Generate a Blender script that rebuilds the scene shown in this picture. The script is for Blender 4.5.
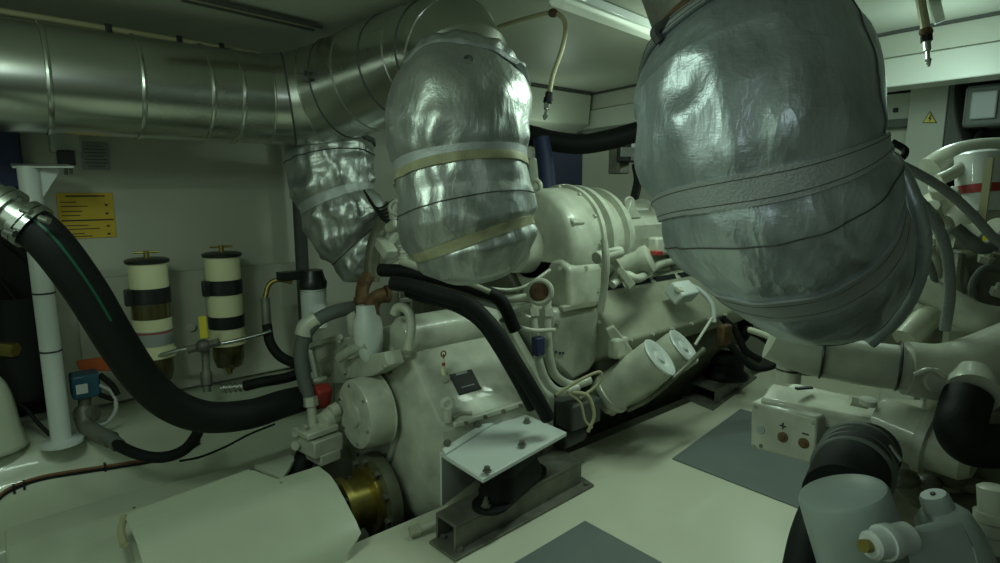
import bpy, bmesh, math, random
from mathutils import Vector, Matrix, noise
random.seed(7)
V = Vector; PI = math.pi
S = bpy.context.scene
for o in list(bpy.data.objects): bpy.data.objects.remove(o)

# ------------------------------------------------------------------ camera
EYE = V((0, 0, 1.3)); F = 600.0
PITCH = math.atan(94/600); TH = math.atan(700/math.hypot(600, 94))
fwd = V((math.cos(TH)*math.cos(PITCH), math.sin(TH)*math.cos(PITCH), -math.sin(PITCH)))
rgt = V((math.sin(TH), -math.cos(TH), 0)); upv = rgt.cross(fwd)
cd = bpy.data.cameras.new('camera'); cam = bpy.data.objects.new('camera', cd)
S.collection.objects.link(cam); S.camera = cam
cd.sensor_width = 36; cd.lens = 36*F/1000; cd.clip_start = .02
cam.matrix_world = Matrix.Translation(EYE) @ Matrix((rgt, upv, -fwd)).transposed().to_4x4()
# ------------------------------------------------------------------ world, lights, exposure
w = bpy.data.worlds.new('world'); S.world = w; w.use_nodes = True
w.node_tree.nodes['Background'].inputs[0].default_value = (.50, .62, .52, 1)
w.node_tree.nodes['Background'].inputs[1].default_value = 0.02
S.view_settings.view_transform = 'Standard'; S.view_settings.look = 'None'
S.view_settings.gamma = 1; S.view_settings.use_curve_mapping = False
S.view_settings.exposure = 0.42
TINT = (.75, 1.0, .80)
def area(name, loc, size, sizey, power, target=None, col=TINT):
    l = bpy.data.lights.new(name, 'AREA'); l.shape = 'RECTANGLE'; l.size = size; l.size_y = sizey
    l.energy = power; l.color = col
    o = bpy.data.objects.new(name, l); S.collection.objects.link(o); o.location = loc
    d = (V(target) - V(loc)) if target else V((0, 0, -1))
    o.rotation_euler = d.to_track_quat('-Z', 'Y').to_euler(); return o
def bulb(name, loc, power, r=.06, col=TINT):
    l = bpy.data.lights.new(name, 'POINT'); l.energy = power; l.color = col; l.shadow_soft_size = r
    o = bpy.data.objects.new(name, l); S.collection.objects.link(o); o.location = loc; return o
area('fill_light_aft', (-1.25, .9, 1.45), 1.6, 1.0, 2.5, (2.2, 1.5, 1.0))  # unseen soft fill added behind the camera, not a fitted lamp
area('lamp_light_mid', (2.15, 1.30, 1.88), .9, .12, 7)
area('lamp_light_aft', (-.3, 1.2, 1.93), .9, .12, 6)
bulb('lamp_bulb_mid', (2.35, 1.40, 1.80), 3.4)
bulb('lamp_bulb_aft', (-.1, 1.5, 1.74), 4.6, .06)
bulb('fill_bulb_overhead', (.15, -.35, 1.75), 2.0, .06, col=(.80, .97, .95))  # added fill near the camera, lights the front of the largest blanket
bulb('lamp_bulb_forward', (4.4, 1.9, 1.75), 7)
bulb('lamp_bulb_outboard', (2.9, 2.75, 1.60), 1.2)
bulb('fill_bulb_starboard', (2.95, .75, 1.74), 2.6, col=(.70, 1, .90))  # added fill, brightens the cross beam and the right background

# ------------------------------------------------------------------ helpers
def ray(x, y): return fwd + rgt*((x-500)/F) + upv*((281.5-y)/F)
def at(x, y, D=None, X=None, Y=None, Z=None):
    d = ray(x, y)
    if X is not None: D = X/d.x
    elif Y is not None: D = Y/d.y
    elif Z is not None: D = (Z-1.3)/d.z
    return EYE + d*D
def frame(d):
    d = V(d).normalized(); a = V((0, 0, 1)) if abs(d.z) < .9 else V((1, 0, 0))
    u = a.cross(d).normalized(); return u, d.cross(u), d
def crom(pts, n=8):
    pts = [V(p) for p in pts]; out = []
    P = [pts[0]*2-pts[1]] + pts + [pts[-1]*2-pts[-2]]
    for i in range(1, len(P)-2):
        a, b, c, d = P[i-1:i+3]
        for k in range(n):
            t = k/n
            out.append(.5*((2*b)+(c-a)*t+(2*a-5*b+4*c-d)*t*t+(3*b-a-3*c+d)*t**3))
    out.append(pts[-1]); return out
class MB:
    def __init__(s): s.v = []; s.f = []
    def add(s, vs, fs):
        n = len(s.v); s.v += [V(v) for v in vs]; s.f += [[i+n for i in f] for f in fs]; return s
    def box(s, c, size, R=None):
        c = V(c); hx, hy, hz = [q/2 for q in size]
        vs = [V((x, y, z)) for x in (-hx, hx) for y in (-hy, hy) for z in (-hz, hz)]
        if R is not None: vs = [R @ v for v in vs]
        return s.add([v+c for v in vs], [(0,1,3,2),(4,6,7,5),(0,4,5,1),(2,3,7,6),(0,2,6,4),(1,5,7,3)])
    def rings(s, rings, cap=True, loop=False):
        n = len(rings[0]); vs = [p for r in rings for p in r]; fs = []; m = len(rings)
        for i in range(m if loop else m-1):
            for j in range(n):
                a = i*n+j; b = i*n+(j+1) % n; c = ((i+1) % m)*n+(j+1) % n; d = ((i+1) % m)*n+j
                fs.append((a, b, c, d))
        if cap and not loop: fs += [list(range(n))[::-1], [(m-1)*n+j for j in range(n)]]
        return s.add(vs, fs)
    def lathe(s, p, d, prof, n=32, cap=True):
        u, w_, d = frame(d); p = V(p)
        return s.rings([[p+d*t+(u*math.cos(2*PI*j/n)+w_*math.sin(2*PI*j/n))*max(r, 1e-4) for j in range(n)] for t, r in prof], cap)
    def cyl(s, a, b, r, r2=None, n=24):
        a = V(a); b = V(b); return s.lathe(a, b-a, [(0, r), ((b-a).length, r if r2 is None else r2)], n)
    def tube(s, pts, r, n=12, smooth=8, cap=True):
        P = crom(pts, smooth) if smooth else [V(p) for p in pts]
        m = len(P); rs = []
        t0 = (P[1]-P[0]).normalized(); u = frame(t0)[0]
        for i, p in enumerate(P):
            t = (P[min(i+1, m-1)]-P[max(i-1, 0)]).normalized()
            u = (u-t*u.dot(t)).normalized(); w_ = t.cross(u)
            if callable(r): rr = r(i/(m-1))
            elif isinstance(r, (list, tuple)):
                q = i/(m-1)*(len(r)-1); k = min(int(q), len(r)-2); rr = r[k]+(r[k+1]-r[k])*(q-k)
            else: rr = r
            rs.append([p+(u*math.cos(2*PI*j/n)+w_*math.sin(2*PI*j/n))*rr for j in range(n)])
        return s.rings(rs, cap)
    def prism(s, poly, off):
        poly = [V(p) for p in poly]; off = V(off); return s.rings([poly, [p+off for p in poly]])
    def torus(s, c, d, R, r, n=32, m=8, a0=0, a1=2*PI):
        u, w_, d = frame(d); c = V(c); full = abs(a1-a0-2*PI) < 1e-6; k = n if full else n+1; rs = []
        for i in range(k):
            a = a0+(a1-a0)*i/n; e = u*math.cos(a)+w_*math.sin(a)
            rs.append([c+e*(R+r*math.cos(2*PI*j/m))+d*r*math.sin(2*PI*j/m) for j in range(m)])
        return s.rings(rs, loop=full)
    def ball(s, c, r, sc=(1, 1, 1), n=16):
        m = n//2; rs = []
        for i in range(m+1):
            a = PI*i/m; rr = max(math.sin(a), 1e-3)
            rs.append([V(c)+V((rr*math.cos(2*PI*j/n)*sc[0], rr*math.sin(2*PI*j/n)*sc[1], -math.cos(a)*sc[2]))*r for j in range(n)])
        return s.rings(rs)
    def bolts(s, c, d, R, k, r=.006, h=.006, a0=0):
        u, w_, d = frame(d)
        for i in range(k):
            a = a0+2*PI*i/k; p = V(c)+(u*math.cos(a)+w_*math.sin(a))*R
            s.lathe(p, d, [(0, r), (h, r)], 6)
        return s
def sub_mod(o, n):
    m = o.modifiers.new('sub', 'SUBSURF'); m.levels = n; m.render_levels = n
def thing(name, loc, label, cat, group=None):
    o = bpy.data.objects.new(name, None); S.collection.objects.link(o)
    o.location = loc; o.empty_display_size = .05; o['label'] = label; o['category'] = cat
    if group: o['group'] = group
    return o
def wloc(o):
    p = V((0, 0, 0))
    while o: p += o.location; o = o.parent
    return p
def obj(name, mb, mat, parent=None, bevel=0, sub=0, ang=35, label=None, origin=None, seg=2):
    base = wloc(parent) if parent else V((0, 0, 0))
    if parent is None:
        if origin is None:
            xs = [v.x for v in mb.v]; ys = [v.y for v in mb.v]; zs = [v.z for v in mb.v]
            origin = V(((min(xs)+max(xs))/2, (min(ys)+max(ys))/2, min(zs)))
        loc = V(origin)
    else:
        loc = V((0, 0, 0)); base = base
    me = bpy.data.meshes.new(name); o = bpy.data.objects.new(name, me); S.collection.objects.link(o)
    sh = base+loc
    me.from_pydata([v-sh for v in mb.v], [], mb.f)
    bm = bmesh.new(); bm.from_mesh(me); bmesh.ops.recalc_face_normals(bm, faces=bm.faces); bm.to_mesh(me); bm.free()
    for p in me.polygons: p.use_smooth = True
    me.set_sharp_from_angle(angle=math.radians(ang))
    o.location = loc
    if parent: o.parent = parent
    me.materials.append(mat)
    if bevel:
        m = o.modifiers.new('bevel', 'BEVEL'); m.width = bevel; m.segments = seg; m.limit_method = 'ANGLE'; m.angle_limit = math.radians(40); m.harden_normals = False
    if sub: sub_mod(o, sub)
    if label: o['label'] = label
    return o
def tag(o, label, cat, group=None, kind=None):
    o['label'] = label; o['category'] = cat
    if group: o['group'] = group
    if kind: o['kind'] = kind
    return o
def struct(name, mb, mat, parent=None, label=None, cat='structure', **k):
    o = obj(name, mb, mat, parent, **k)
    if parent is None:
        o['kind'] = 'structure'; o['label'] = label or name; o['category'] = cat
    return o
def copy_tree(o, parent=None):
    c = o.copy(); S.collection.objects.link(c)
    if parent: c.parent = parent
    for ch in list(o.children): copy_tree(ch, c)
    return c

# ------------------------------------------------------------------ materials
def mat(name, col, rough=.5, metal=0, bump=0, bscale=60, var=0, vscale=4, col2=None, coat=0, emit=None, estr=0, trans=0, stretch=None):
    m = bpy.data.materials.new(name); m.use_nodes = True; nt = m.node_tree; b = nt.nodes['Principled BSDF']
    b.inputs['Base Color'].default_value = (*col, 1); b.inputs['Roughness'].default_value = rough
    b.inputs['Metallic'].default_value = metal; b.inputs['Coat Weight'].default_value = coat
    b.inputs['Transmission Weight'].default_value = trans
    if emit: b.inputs['Emission Color'].default_value = (*emit, 1); b.inputs['Emission Strength'].default_value = estr
    tc = nt.nodes.new('ShaderNodeTexCoord'); src = tc.outputs['Object']
    if stretch:
        mp = nt.nodes.new('ShaderNodeMapping'); mp.inputs['Scale'].default_value = stretch
        nt.links.new(src, mp.inputs[0]); src = mp.outputs[0]
    if var:
        n = nt.nodes.new('ShaderNodeTexNoise'); n.inputs['Scale'].default_value = vscale; n.inputs['Detail'].default_value = 6
        r = nt.nodes.new('ShaderNodeValToRGB'); r.color_ramp.elements[0].position = .35; r.color_ramp.elements[1].position = .7
        c2 = col2 or tuple(q*(1-var) for q in col)
        r.color_ramp.elements[0].color = (*c2, 1); r.color_ramp.elements[1].color = (*col, 1)
        nt.links.new(src, n.inputs[0]); nt.links.new(n.outputs[0], r.inputs[0]); nt.links.new(r.outputs[0], b.inputs['Base Color'])
        rr = nt.nodes.new('ShaderNodeMapRange'); rr.inputs[3].default_value = min(1, rough*1.3); rr.inputs[4].default_value = rough*.85
        nt.links.new(n.outputs[0], rr.inputs[0]); nt.links.new(rr.outputs[0], b.inputs['Roughness'])
    if bump:
        n = nt.nodes.new('ShaderNodeTexNoise'); n.inputs['Scale'].default_value = bscale; n.inputs['Detail'].default_value = 4
        bp = nt.nodes.new('ShaderNodeBump'); bp.inputs['Strength'].default_value = bump; bp.inputs['Distance'].default_value = .004
        nt.links.new(src, n.inputs[0]); nt.links.new(n.outputs[0], bp.inputs['Height']); nt.links.new(bp.outputs[0], b.inputs['Normal'])
    return m
def weave(m, sc=900, st=.25):
    nt = m.node_tree; b = nt.nodes['Principled BSDF']; tc = nt.nodes.new('ShaderNodeTexCoord')
    h = None
    for ax in ('X', 'Z'):
        wv = nt.nodes.new('ShaderNodeTexWave'); wv.bands_direction = ax; wv.inputs['Scale'].default_value = sc/6; wv.inputs['Distortion'].default_value = 1.5
        nt.links.new(tc.outputs['Object'], wv.inputs[0])
        if h is None: h = wv.outputs[1]
        else:
            a = nt.nodes.new('ShaderNodeMath'); a.operation = 'ADD'; nt.links.new(h, a.inputs[0]); nt.links.new(wv.outputs[1], a.inputs[1]); h = a.outputs[0]
    bp = nt.nodes.new('ShaderNodeBump'); bp.inputs['Strength'].default_value = st; bp.inputs['Distance'].default_value = .0012
    nt.links.new(h, bp.inputs['Height'])
    old = b.inputs['Normal'].links
    if old: nt.links.new(old[0].from_socket, bp.inputs['Normal'])
    nt.links.new(bp.outputs[0], b.inputs['Normal'])
M = {}
M['paint'] = mat('engine_paint', (.56, .58, .48), .34, bump=.2, bscale=60, var=.32, vscale=9, coat=.2)
M['paint2'] = mat('engine_paint_dull', (.42, .43, .33), .42, bump=.25, bscale=50, var=.22, vscale=10, coat=.1)
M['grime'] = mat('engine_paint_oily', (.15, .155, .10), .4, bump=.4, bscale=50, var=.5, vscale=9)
M['pgrey'] = mat('filter_paint', (.36, .42, .40), .38, var=.12, bump=.1)
M['wall'] = mat('wall_paint', (.50, .51, .43), .5, var=.06, vscale=2)
M['wall2'] = mat('hull_gelcoat', (.52, .56, .44), .3, var=.12, vscale=3, bump=.1, bscale=20, coat=.3)
M['floor'] = mat('floor_paint', (.64, .65, .52), .3, var=.07, vscale=3, bump=.05, coat=.3)
M['ceil'] = mat('ceiling_panel', (.44, .46, .38), .45, var=.06, vscale=2)
M['beam'] = mat('beam_paint', (.47, .50, .43), .4, var=.05)
M['mat'] = mat('grey_rubber_mat', (.15, .175, .17), .55, bump=.4, bscale=400, var=.1)
M['duct'] = mat('duct_aluminium', (.64, .66, .62), .25, metal=1, bump=.06, bscale=5, var=.15, vscale=3, stretch=(1, 1, 1))
M['band'] = mat('duct_band_steel', (.62, .64, .6), .25, metal=1)
def silver(name, col, rough, metal):
    m = mat(name, col, rough, metal=metal); nt = m.node_tree; b = nt.nodes['Principled BSDF']; N = nt.nodes.new; L = nt.links.new
    tc = N('ShaderNodeTexCoord').outputs['Object']
    def noi(scale, det=5, st=(1, 1, 1), dist=0):
        mp = N('ShaderNodeMapping'); mp.inputs['Scale'].default_value = st; L(tc, mp.inputs[0])
        n = N('ShaderNodeTexNoise'); n.inputs['Scale'].default_value = scale; n.inputs['Detail'].default_value = det; n.inputs['Distortion'].default_value = dist
        L(mp.outputs[0], n.inputs[0]); return n.outputs[0]
    def mul(a, k):
        q = N('ShaderNodeMath'); q.operation = 'MULTIPLY'; L(a, q.inputs[0]); q.inputs[1].default_value = k; return q.outputs[0]
    def add(a, c):
        q = N('ShaderNodeMath'); q.operation = 'ADD'; L(a, q.inputs[0]); L(c, q.inputs[1]); return q.outputs[0]
    def ridge(a):
        q = N('ShaderNodeMath'); q.operation = 'SUBTRACT'; L(a, q.inputs[0]); q.inputs[1].default_value = .5
        r = N('ShaderNodeMath'); r.operation = 'ABSOLUTE'; L(q.outputs[0], r.inputs[0]); return r.outputs[0]
    h = add(add(mul(ridge(noi(9, 3, (1, 1, .5), .6)), -.9), mul(ridge(noi(22, 3, (1, 1, .6), .5)), -.35)), add(mul(noi(260, 2, (1, 1, .25)), .035), mul(noi(260, 2, (.25, .25, 1)), .035)))
    bp = N('ShaderNodeBump'); bp.inputs['Strength'].default_value = .55; bp.inputs['Distance'].default_value = .02; L(h, bp.inputs['Height']); L(bp.outputs[0], b.inputs['Normal'])
    r = N('ShaderNodeValToRGB'); r.color_ramp.elements[0].position = .32; r.color_ramp.elements[1].position = .68
    r.color_ramp.elements[0].color = (*[q*.68 for q in col], 1); r.color_ramp.elements[1].color = (*col, 1)
    L(add(mul(noi(5, 8, (1, 1, 1), .8), .75), mul(noi(90, 3, (1, 1, .2)), .25)), r.inputs[0]); L(r.outputs[0], b.inputs['Base Color'])
    return m
M['silver'] = mat('silver_blanket', (.37, .41, .43), .46, metal=.75, bump=.35, bscale=140, var=.25, vscale=7)
M['silver2'] = mat('silver_blanket_shiny', (.42, .445, .42), .42, metal=.8, bump=.35, bscale=110, var=.3, vscale=9)
M['strap'] = mat('blanket_strap', (.46, .49, .49), .5, metal=.4, bump=.4, bscale=200, var=.2)
M['strapy'] = mat('blanket_strap_yellowed', (.40, .39, .24), .6, metal=.2, bump=.3, bscale=200, var=.3, vscale=15)
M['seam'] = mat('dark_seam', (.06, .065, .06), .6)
M['black'] = mat('black_rubber', (.008, .009, .009), .65, bump=.2, bscale=150)
M['black'].node_tree.nodes['Principled BSDF'].inputs['Specular IOR Level'].default_value = .22
M['blackp'] = mat('black_plastic', (.015, .017, .018), .35)
M['navy'] = mat('navy_canvas', (.02, .03, .09), .6)
M['green'] = mat('green_stripe', (.006, .08, .045), .5)
M['ghose'] = mat('grey_hose', (.10, .115, .10), .6, bump=.4, bscale=300)
M['steel'] = mat('raw_steel', (.20, .20, .165), .45, metal=.3, var=.4, vscale=12, bump=.3, bscale=80)
M['metal'] = mat('bright_metal', (.55, .58, .55), .25, metal=1, var=.2, vscale=20)
M['rust'] = mat('rusty_iron', (.17, .095, .04), .6, metal=.2, var=.6, vscale=20, bump=.5)
M['brass'] = mat('brass', (.42, .34, .09), .35, metal=.8, var=.4, vscale=15)
M['cream'] = mat('cream_enamel', (.78, .77, .50), .35, coat=.3, var=.05)
M['bowl'] = mat('amber_bowl', (.07, .06, .02), .12, coat=.5)
M['yellow'] = mat('yellow_label', (.62, .42, .03), .5)
M['ylw'] = mat('yellow_plastic', (.65, .55, .03), .4)
M['orange'] = mat('orange_plastic', (.55, .12, .03), .45)
M['red'] = mat('red_paint', (.32, .03, .025), .4)
M['blue'] = mat('blue_plastic', (.02, .09, .15), .4)
M['white'] = mat('white_paint', (.60, .64, .62), .35, coat=.3, var=.04)
M['label'] = mat('white_label', (.5, .52, .5), .5)
M['glabel'] = mat('grey_label', (.30, .32, .31), .5)
M['ink'] = mat('ink', (.02, .02, .02), .6)
M['conduit'] = mat('conduit_cream', (.36, .34, .20), .4)
M['tube'] = mat('lamp_diffuser', (.7, .75, .65), .4, emit=(.75, 1, .75), estr=.08)
M['copper'] = mat('brown_cable', (.20, .09, .04), .5)
M['braid'] = mat('braided_sleeve', (.26, .28, .27), .6, metal=.3, bump=.8, bscale=250)

M['silver'] = silver('silver_blanket', (.58, .64, .68), .38, .74)
M['silver2'] = silver('silver_blanket_worn', (.52, .55, .53), .38, .74)
# ------------------------------------------------------------------ room
def zc(y): return 2.01-.02*max(0, y-1)      # cambered deckhead
# floor: flat sole, bilge wells under both engines left open
mb = MB()
mb.box((2.35, 1.29, -.03), (7.6, 1.22, .06))
struct('floor', mb, M['floor'], bevel=.006, label='pale painted engine room floor between the two engines')
mb = MB().box((2.35, 1.0, -.5), (7.7, 5.2, .04))
struct('floor_bilge', mb, M['grime'], label='dark bilge bottom under the engines')
mb = MB().box((2.35, 1.895, -.26), (7.6, .02, .42)).box((2.35, .69, -.26), (7.6, .02, .42))
struct('trim_1', mb, M['grime'], label='bilge side plates below the floor edge')
# hull side ledge profile on port
prof = [(3.42, -.5), (3.42, .27), (3.16, .27), (2.99, .265), (2.955, .24), (2.93, .17), (2.88, .10), (2.78, .06), (2.60, .045), (2.57, -.02), (2.57, -.5)]
mb = MB().prism([(-1.5, y, z) for y, z in prof], (3.1, 0, 0))
struct('trim_2', mb, M['wall2'], bevel=.012, seg=3, label='pale moulded hull ledge along the port wall')
mb = MB().box((2.35, 3.36, 1.0), (7.7, .08, 2.1))
struct('wall_left', mb, M['wall'], label='grey painted port wall behind the filters')
mb = MB().box((-1.48, .6, 1.0), (.06, 6, 3.0))
struct('wall_back', mb, M['wall'], label='aft bulkhead')
mb = MB().box((6.2, .6, 1.0), (.06, 6, 3.0))
struct('wall_front', mb, M['wall'], label='forward bulkhead')
mb = MB().box((2.35, -1.75, 1.0), (7.7, .08, 3.0))
struct('wall_right', mb, M['wall'], label='starboard wall')
mb = MB(); ys = [-1.8, 0, 1, 2, 3, 3.4]
mb.prism([(-1.5, y, zc(y)) for y in ys]+[(-1.5, y, zc(y)+.05) for y in ys[::-1]], (7.7, 0, 0))
struct('ceiling', mb, M['ceil'], label='greyish deckhead lining panel')
# lower wall backing panel behind the fuel filters
mb = MB().box((.83, 3.30, .585), (1.06, .035, .60))
pw = obj('wall_panel', mb, M['wall'], bevel=.004); tag(pw, 'pale backing board on the port wall carrying both cylindrical fuel filters', 'panel')
# transverse beam forward
mb = MB(); b0, b1 = V((3.46, 3.3, 0)), V((3.02, -1.7, 0)); th = V((.14, 0, 0))
def beamrun(y): t = (3.3-y)/5.0; return b0.x+(b1.x-b0.x)*t
def beamsec(za, zb, dx, thick):
    m = MB(); yy = [3.3, 1, -1.7]
    r = []
    for y in yy:
        x = beamrun(y)+dx; zt = zc(y)
        r.append([V((x, y, zt-za)), V((x+thick, y, zt-za)), V((x+thick, y, zt-zb)), V((x, y, zt-zb))])
    return m.rings(r)
struct('trim_3', beamsec(0.012, .115, .015, .15), M['ceil'], bevel=.003, label='upper band of the cross beam under the deckhead')
struct('trim_4', beamsec(.119, .25, .0, .17), M['beam'], bevel=.005, label='pale lower flange of the cross beam')
struct('trim_5', beamsec(0.0, .012, .0, .12), M['seam'], label='dark strip painted as the shadow gap above the cross beam')  # dark strip paints the shadow over the beam
# outboard soffit alongside the port wall
mb = MB().prism([(2.05, 3.30, 1.96), (2.05, 2.92, 1.955), (2.05, 2.94, 1.74), (2.05, 3.3, 1.60)], (1.35, 0, 0))
struct('trim_6', mb, M['ceil'], bevel=.01, label='grey soffit box between deckhead and port wall')
mb = MB().box((2.75, 2.915, 1.962), (1.35, .012, .012))
struct('trim_7', mb, M['seam'], label='dark seam line along the soffit')

# floor mats
def matobj(pts, label):
    m = MB().prism([(x, y, .001) for x, y in pts], (0, 0, .006)); o = obj('floor_mat', m, M['mat'], bevel=.002)
    tag(o, label, 'mat', 'grey floor mats on the pale floor'); return o
matobj([(2.42, 1.52), (3.30, 1.63), (3.30, .86), (2.42, .86)], 'grey rubber floor mat beneath the terminal box, the farther one')
matobj([(1.15, 1.41), (1.685, 1.432), (1.685, .80), (1.15, .80)], 'grey rubber floor mat beside the gearbox mount rail, nearer one')

# ------------------------------------------------------------------ deckhead fittings
def ceil_pt(x, y, dz=.02):
    d = ray(x, y); D = (2.0-dz-1.3)/d.z
    for _ in range(4):
        p = EYE+d*D; D = (zc(p.y)-dz-1.3)/d.z
    return EYE+d*D
a = at(0, 11, Y=2.73); c = at(264, 55, Y=2.73)
t = thing('conduit_pipe', a, 'cream conduit pipe running above the big aluminium duct', 'pipe')
obj('pipe', MB().tube([V((-.6, 2.73, a.z)), a, c], .011, n=10, smooth=4), M['conduit'], t)
for k in (.35, .62, .8):
    p = a.lerp(c, k); obj('clip', MB().box(p, (.02, .035, .035)), M['blackp'], t, bevel=.003)
a = ceil_pt(185, -4, .012); b = ceil_pt(318, 27, .012)
t = thing('ceiling_track', a, 'dark slim twin track on the ceiling above the big duct', 'track')
dd = (b-a).normalized(); nn = V((0, 0, 1)).cross(dd).normalized()
for s_ in (-.03, .03):
    m = MB(); m.prism([a+nn*s_-nn*.008, a+nn*s_+nn*.008, a+nn*s_+nn*.008-V((0, 0, .012)), a+nn*s_-nn*.008-V((0, 0, .012))], b-a)
    obj('rail', m, M['seam'], t)
m = MB().prism([a-nn*.02, a+nn*.02, a+nn*.02-V((0, 0, .006)), a-nn*.02-V((0, 0, .006))], b-a)
obj('cover_strip', m, M['conduit'], t)
# ceiling lamps
def lamp(x0, y0, x1, y1, label, wdt=.11):
    t = thing('ceiling_lamp', V((x0, y0, zc(y0))), label, 'lamp', 'strip lamps on the deckhead')
    a = V((x0, y0, zc(y0)-.002)); b = V((x1, y1, zc(y1)-.002)); d = (b-a).normalized(); n = V((0, 0, 1)).cross(d)*wdt/2; z = V((0, 0, 1))
    obj('housing', MB().prism([a-n, a+n, a+n*.8-z*.03, a-n*.8-z*.03], b-a), M['white'], t, bevel=.004)
    a2 = a+d*.02; b2 = b-d*.02
    obj('diffuser', MB().prism([a2-n*.75-z*.03, a2+n*.75-z*.03, a2+n*.5-z*.05, a2-n*.5-z*.05], b2-a2), M['tube'], t, bevel=.006)
lamp(1.62, 1.58, 2.42, 1.665, 'pale strip lamp on the ceiling left of the largest silver blanket')
lamp(3.7, 1.9, 4.7, 1.95, 'strip lamp beyond the cross beam')
# drop tubes with nozzles
def nozzle(path, tip, label, r=.009, clampat=0):
    t = thing('spray_nozzle', path[0], label, 'nozzle')
    obj('pipe', MB().tube(path, r, n=10), M['conduit'], t)
    p = V(path[clampat]); obj('clamp', MB().ball(p, .02, (1, 1, .8)), M['rust'], t)
    e = V(path[-1]); d = (V(tip)-e).normalized(); L = (V(tip)-e).length
    obj('fitting', MB().lathe(e-d*.01, d, [(0, .014), (.022, .014), (.022, .017), (.04, .017)], 6), M['black'], t)
    obj('nozzle_head', MB().lathe(e+d*.03, d, [(0, .011), (L*.35, .011), (L*.4, .006), (L*.7, .006), (L*.72, .010), (L, .004)], 10), M['metal'], t)
nozzle([at(493, 29, 2.25), at(528, 18, 2.25), at(553, 13, 2.25), at(565, 22, 2.22), at(563, 45, 2.2), at(553, 75, 2.2), at(549, 95, 2.2)], at(546, 112, 2.2),
       'thin cream drop pipe curving down from the ceiling between two silver blankets', clampat=2)
nozzle([at(918, -12, 1.9), at(922, 8, 1.9), at(926, 32, 1.9)], at(928, 57, 1.9), 'short hanging nozzle below the ceiling at the upper right', r=.014, clampat=2)
m = MB().prism([at(926, -6, 2.3), at(940, -6, 2.3), at(946, 20, 2.3), at(936, 24, 2.3)], (.012, .01, 0))
o = obj('ceiling_bracket', m, M['beam'], bevel=.003); tag(o, 'pale strip bracket on the ceiling beside the short hanging nozzle', 'bracket')

# ------------------------------------------------------------------ exhaust duct
DR = .187
t = thing('exhaust_duct', (0, 2.7, 1.675), 'large riveted aluminium exhaust duct running below the ceiling', 'duct')
def sweep(P, r, n=64):
    P = [V(p) for p in P]; rs = []; u = None
    for i, p in enumerate(P):
        a = (P[i]-P[i-1]).normalized() if i else (P[1]-P[0]).normalized()
        b = (P[i+1]-P[i]).normalized() if i < len(P)-1 else a
        tt = (a+b).normalized(); 
        if u is None: u = frame(a)[0]
        u = (u-a*u.dot(a)).normalized(); w_ = a.cross(u); k = a.dot(tt)
        ring = []
        rr = r[i] if isinstance(r, list) else r
        for j in range(n):
            q = (u*math.cos(2*PI*j/n)+w_*math.sin(2*PI*j/n))*rr
            q = q-a*(q.dot(tt)/k); ring.append(p+q)       # mitre plane
        rs.append(ring)
        u = (u-b*u.dot(b)).normalized()
    return rs
P = [(-1.4, 2.7, 1.675), (.99, 2.7, 1.675), (1.09, 2.68, 1.68), (1.19, 2.62, 1.70), (1.265, 2.51, 1.725), (1.32, 2.35, 1.755), (1.35, 2.16, 1.778), (1.36, 2.00, 1.795), (1.358, 1.90, 1.797), (1.352, 1.82, 1.78), (1.345, 1.775, 1.74), (1.34, 1.76, 1.66)]
RR = [DR, DR, .194, .205, .213, .215, .207, .196, .19, .184, .176, .168]
rs = sweep(P, RR)
obj('pipe', MB().rings(rs), M['duct'], t, ang=8)
def hoop(ring, r=.0045, name='seam_bead', m_=M['band'], grow=1.0):
    n = len(ring); c = sum(ring, V((0, 0, 0)))/n; nor = (ring[0]-c).cross(ring[n//4]-c).normalized(); rr = []
    for p in ring:
        e = (p-c).normalized(); q = p+e*(grow-1)
        rr.append([q+e*r*math.cos(a)+nor*r*1.3*math.sin(a) for a in [2*PI*k/8 for k in range(8)]])
    return MB().rings(rr, loop=True)
for i in (1, 2, 3, 4, 5, 6, 7, 8, 9):
    obj('seam_bead', hoop(rs[i], .0035), M['duct'] if i % 2 else M['seam'], t)
for x in (.225, .50, .735, .85):
    ring = [V((x, 2.7+DR*math.cos(a), 1.675+DR*math.sin(a))) for a in [2*PI*k/64 for k in range(64)]]
    obj('hoop_band', hoop(ring, .007), M['band'], t)
p = at(361, 47, 2.28); obj('sensor_plug', MB().cyl(at(352, 44, 2.36), at(372, 52, 2.22), .016, n=16), M['seam'], t)
for (x, y) in ((302, 72), (306, 80)):
    obj('marking', MB().box(at(x, y, 2.42), (.02, .03, .012), Matrix.Rotation(.7, 3, 'Z')), M['seam'], t)

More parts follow.
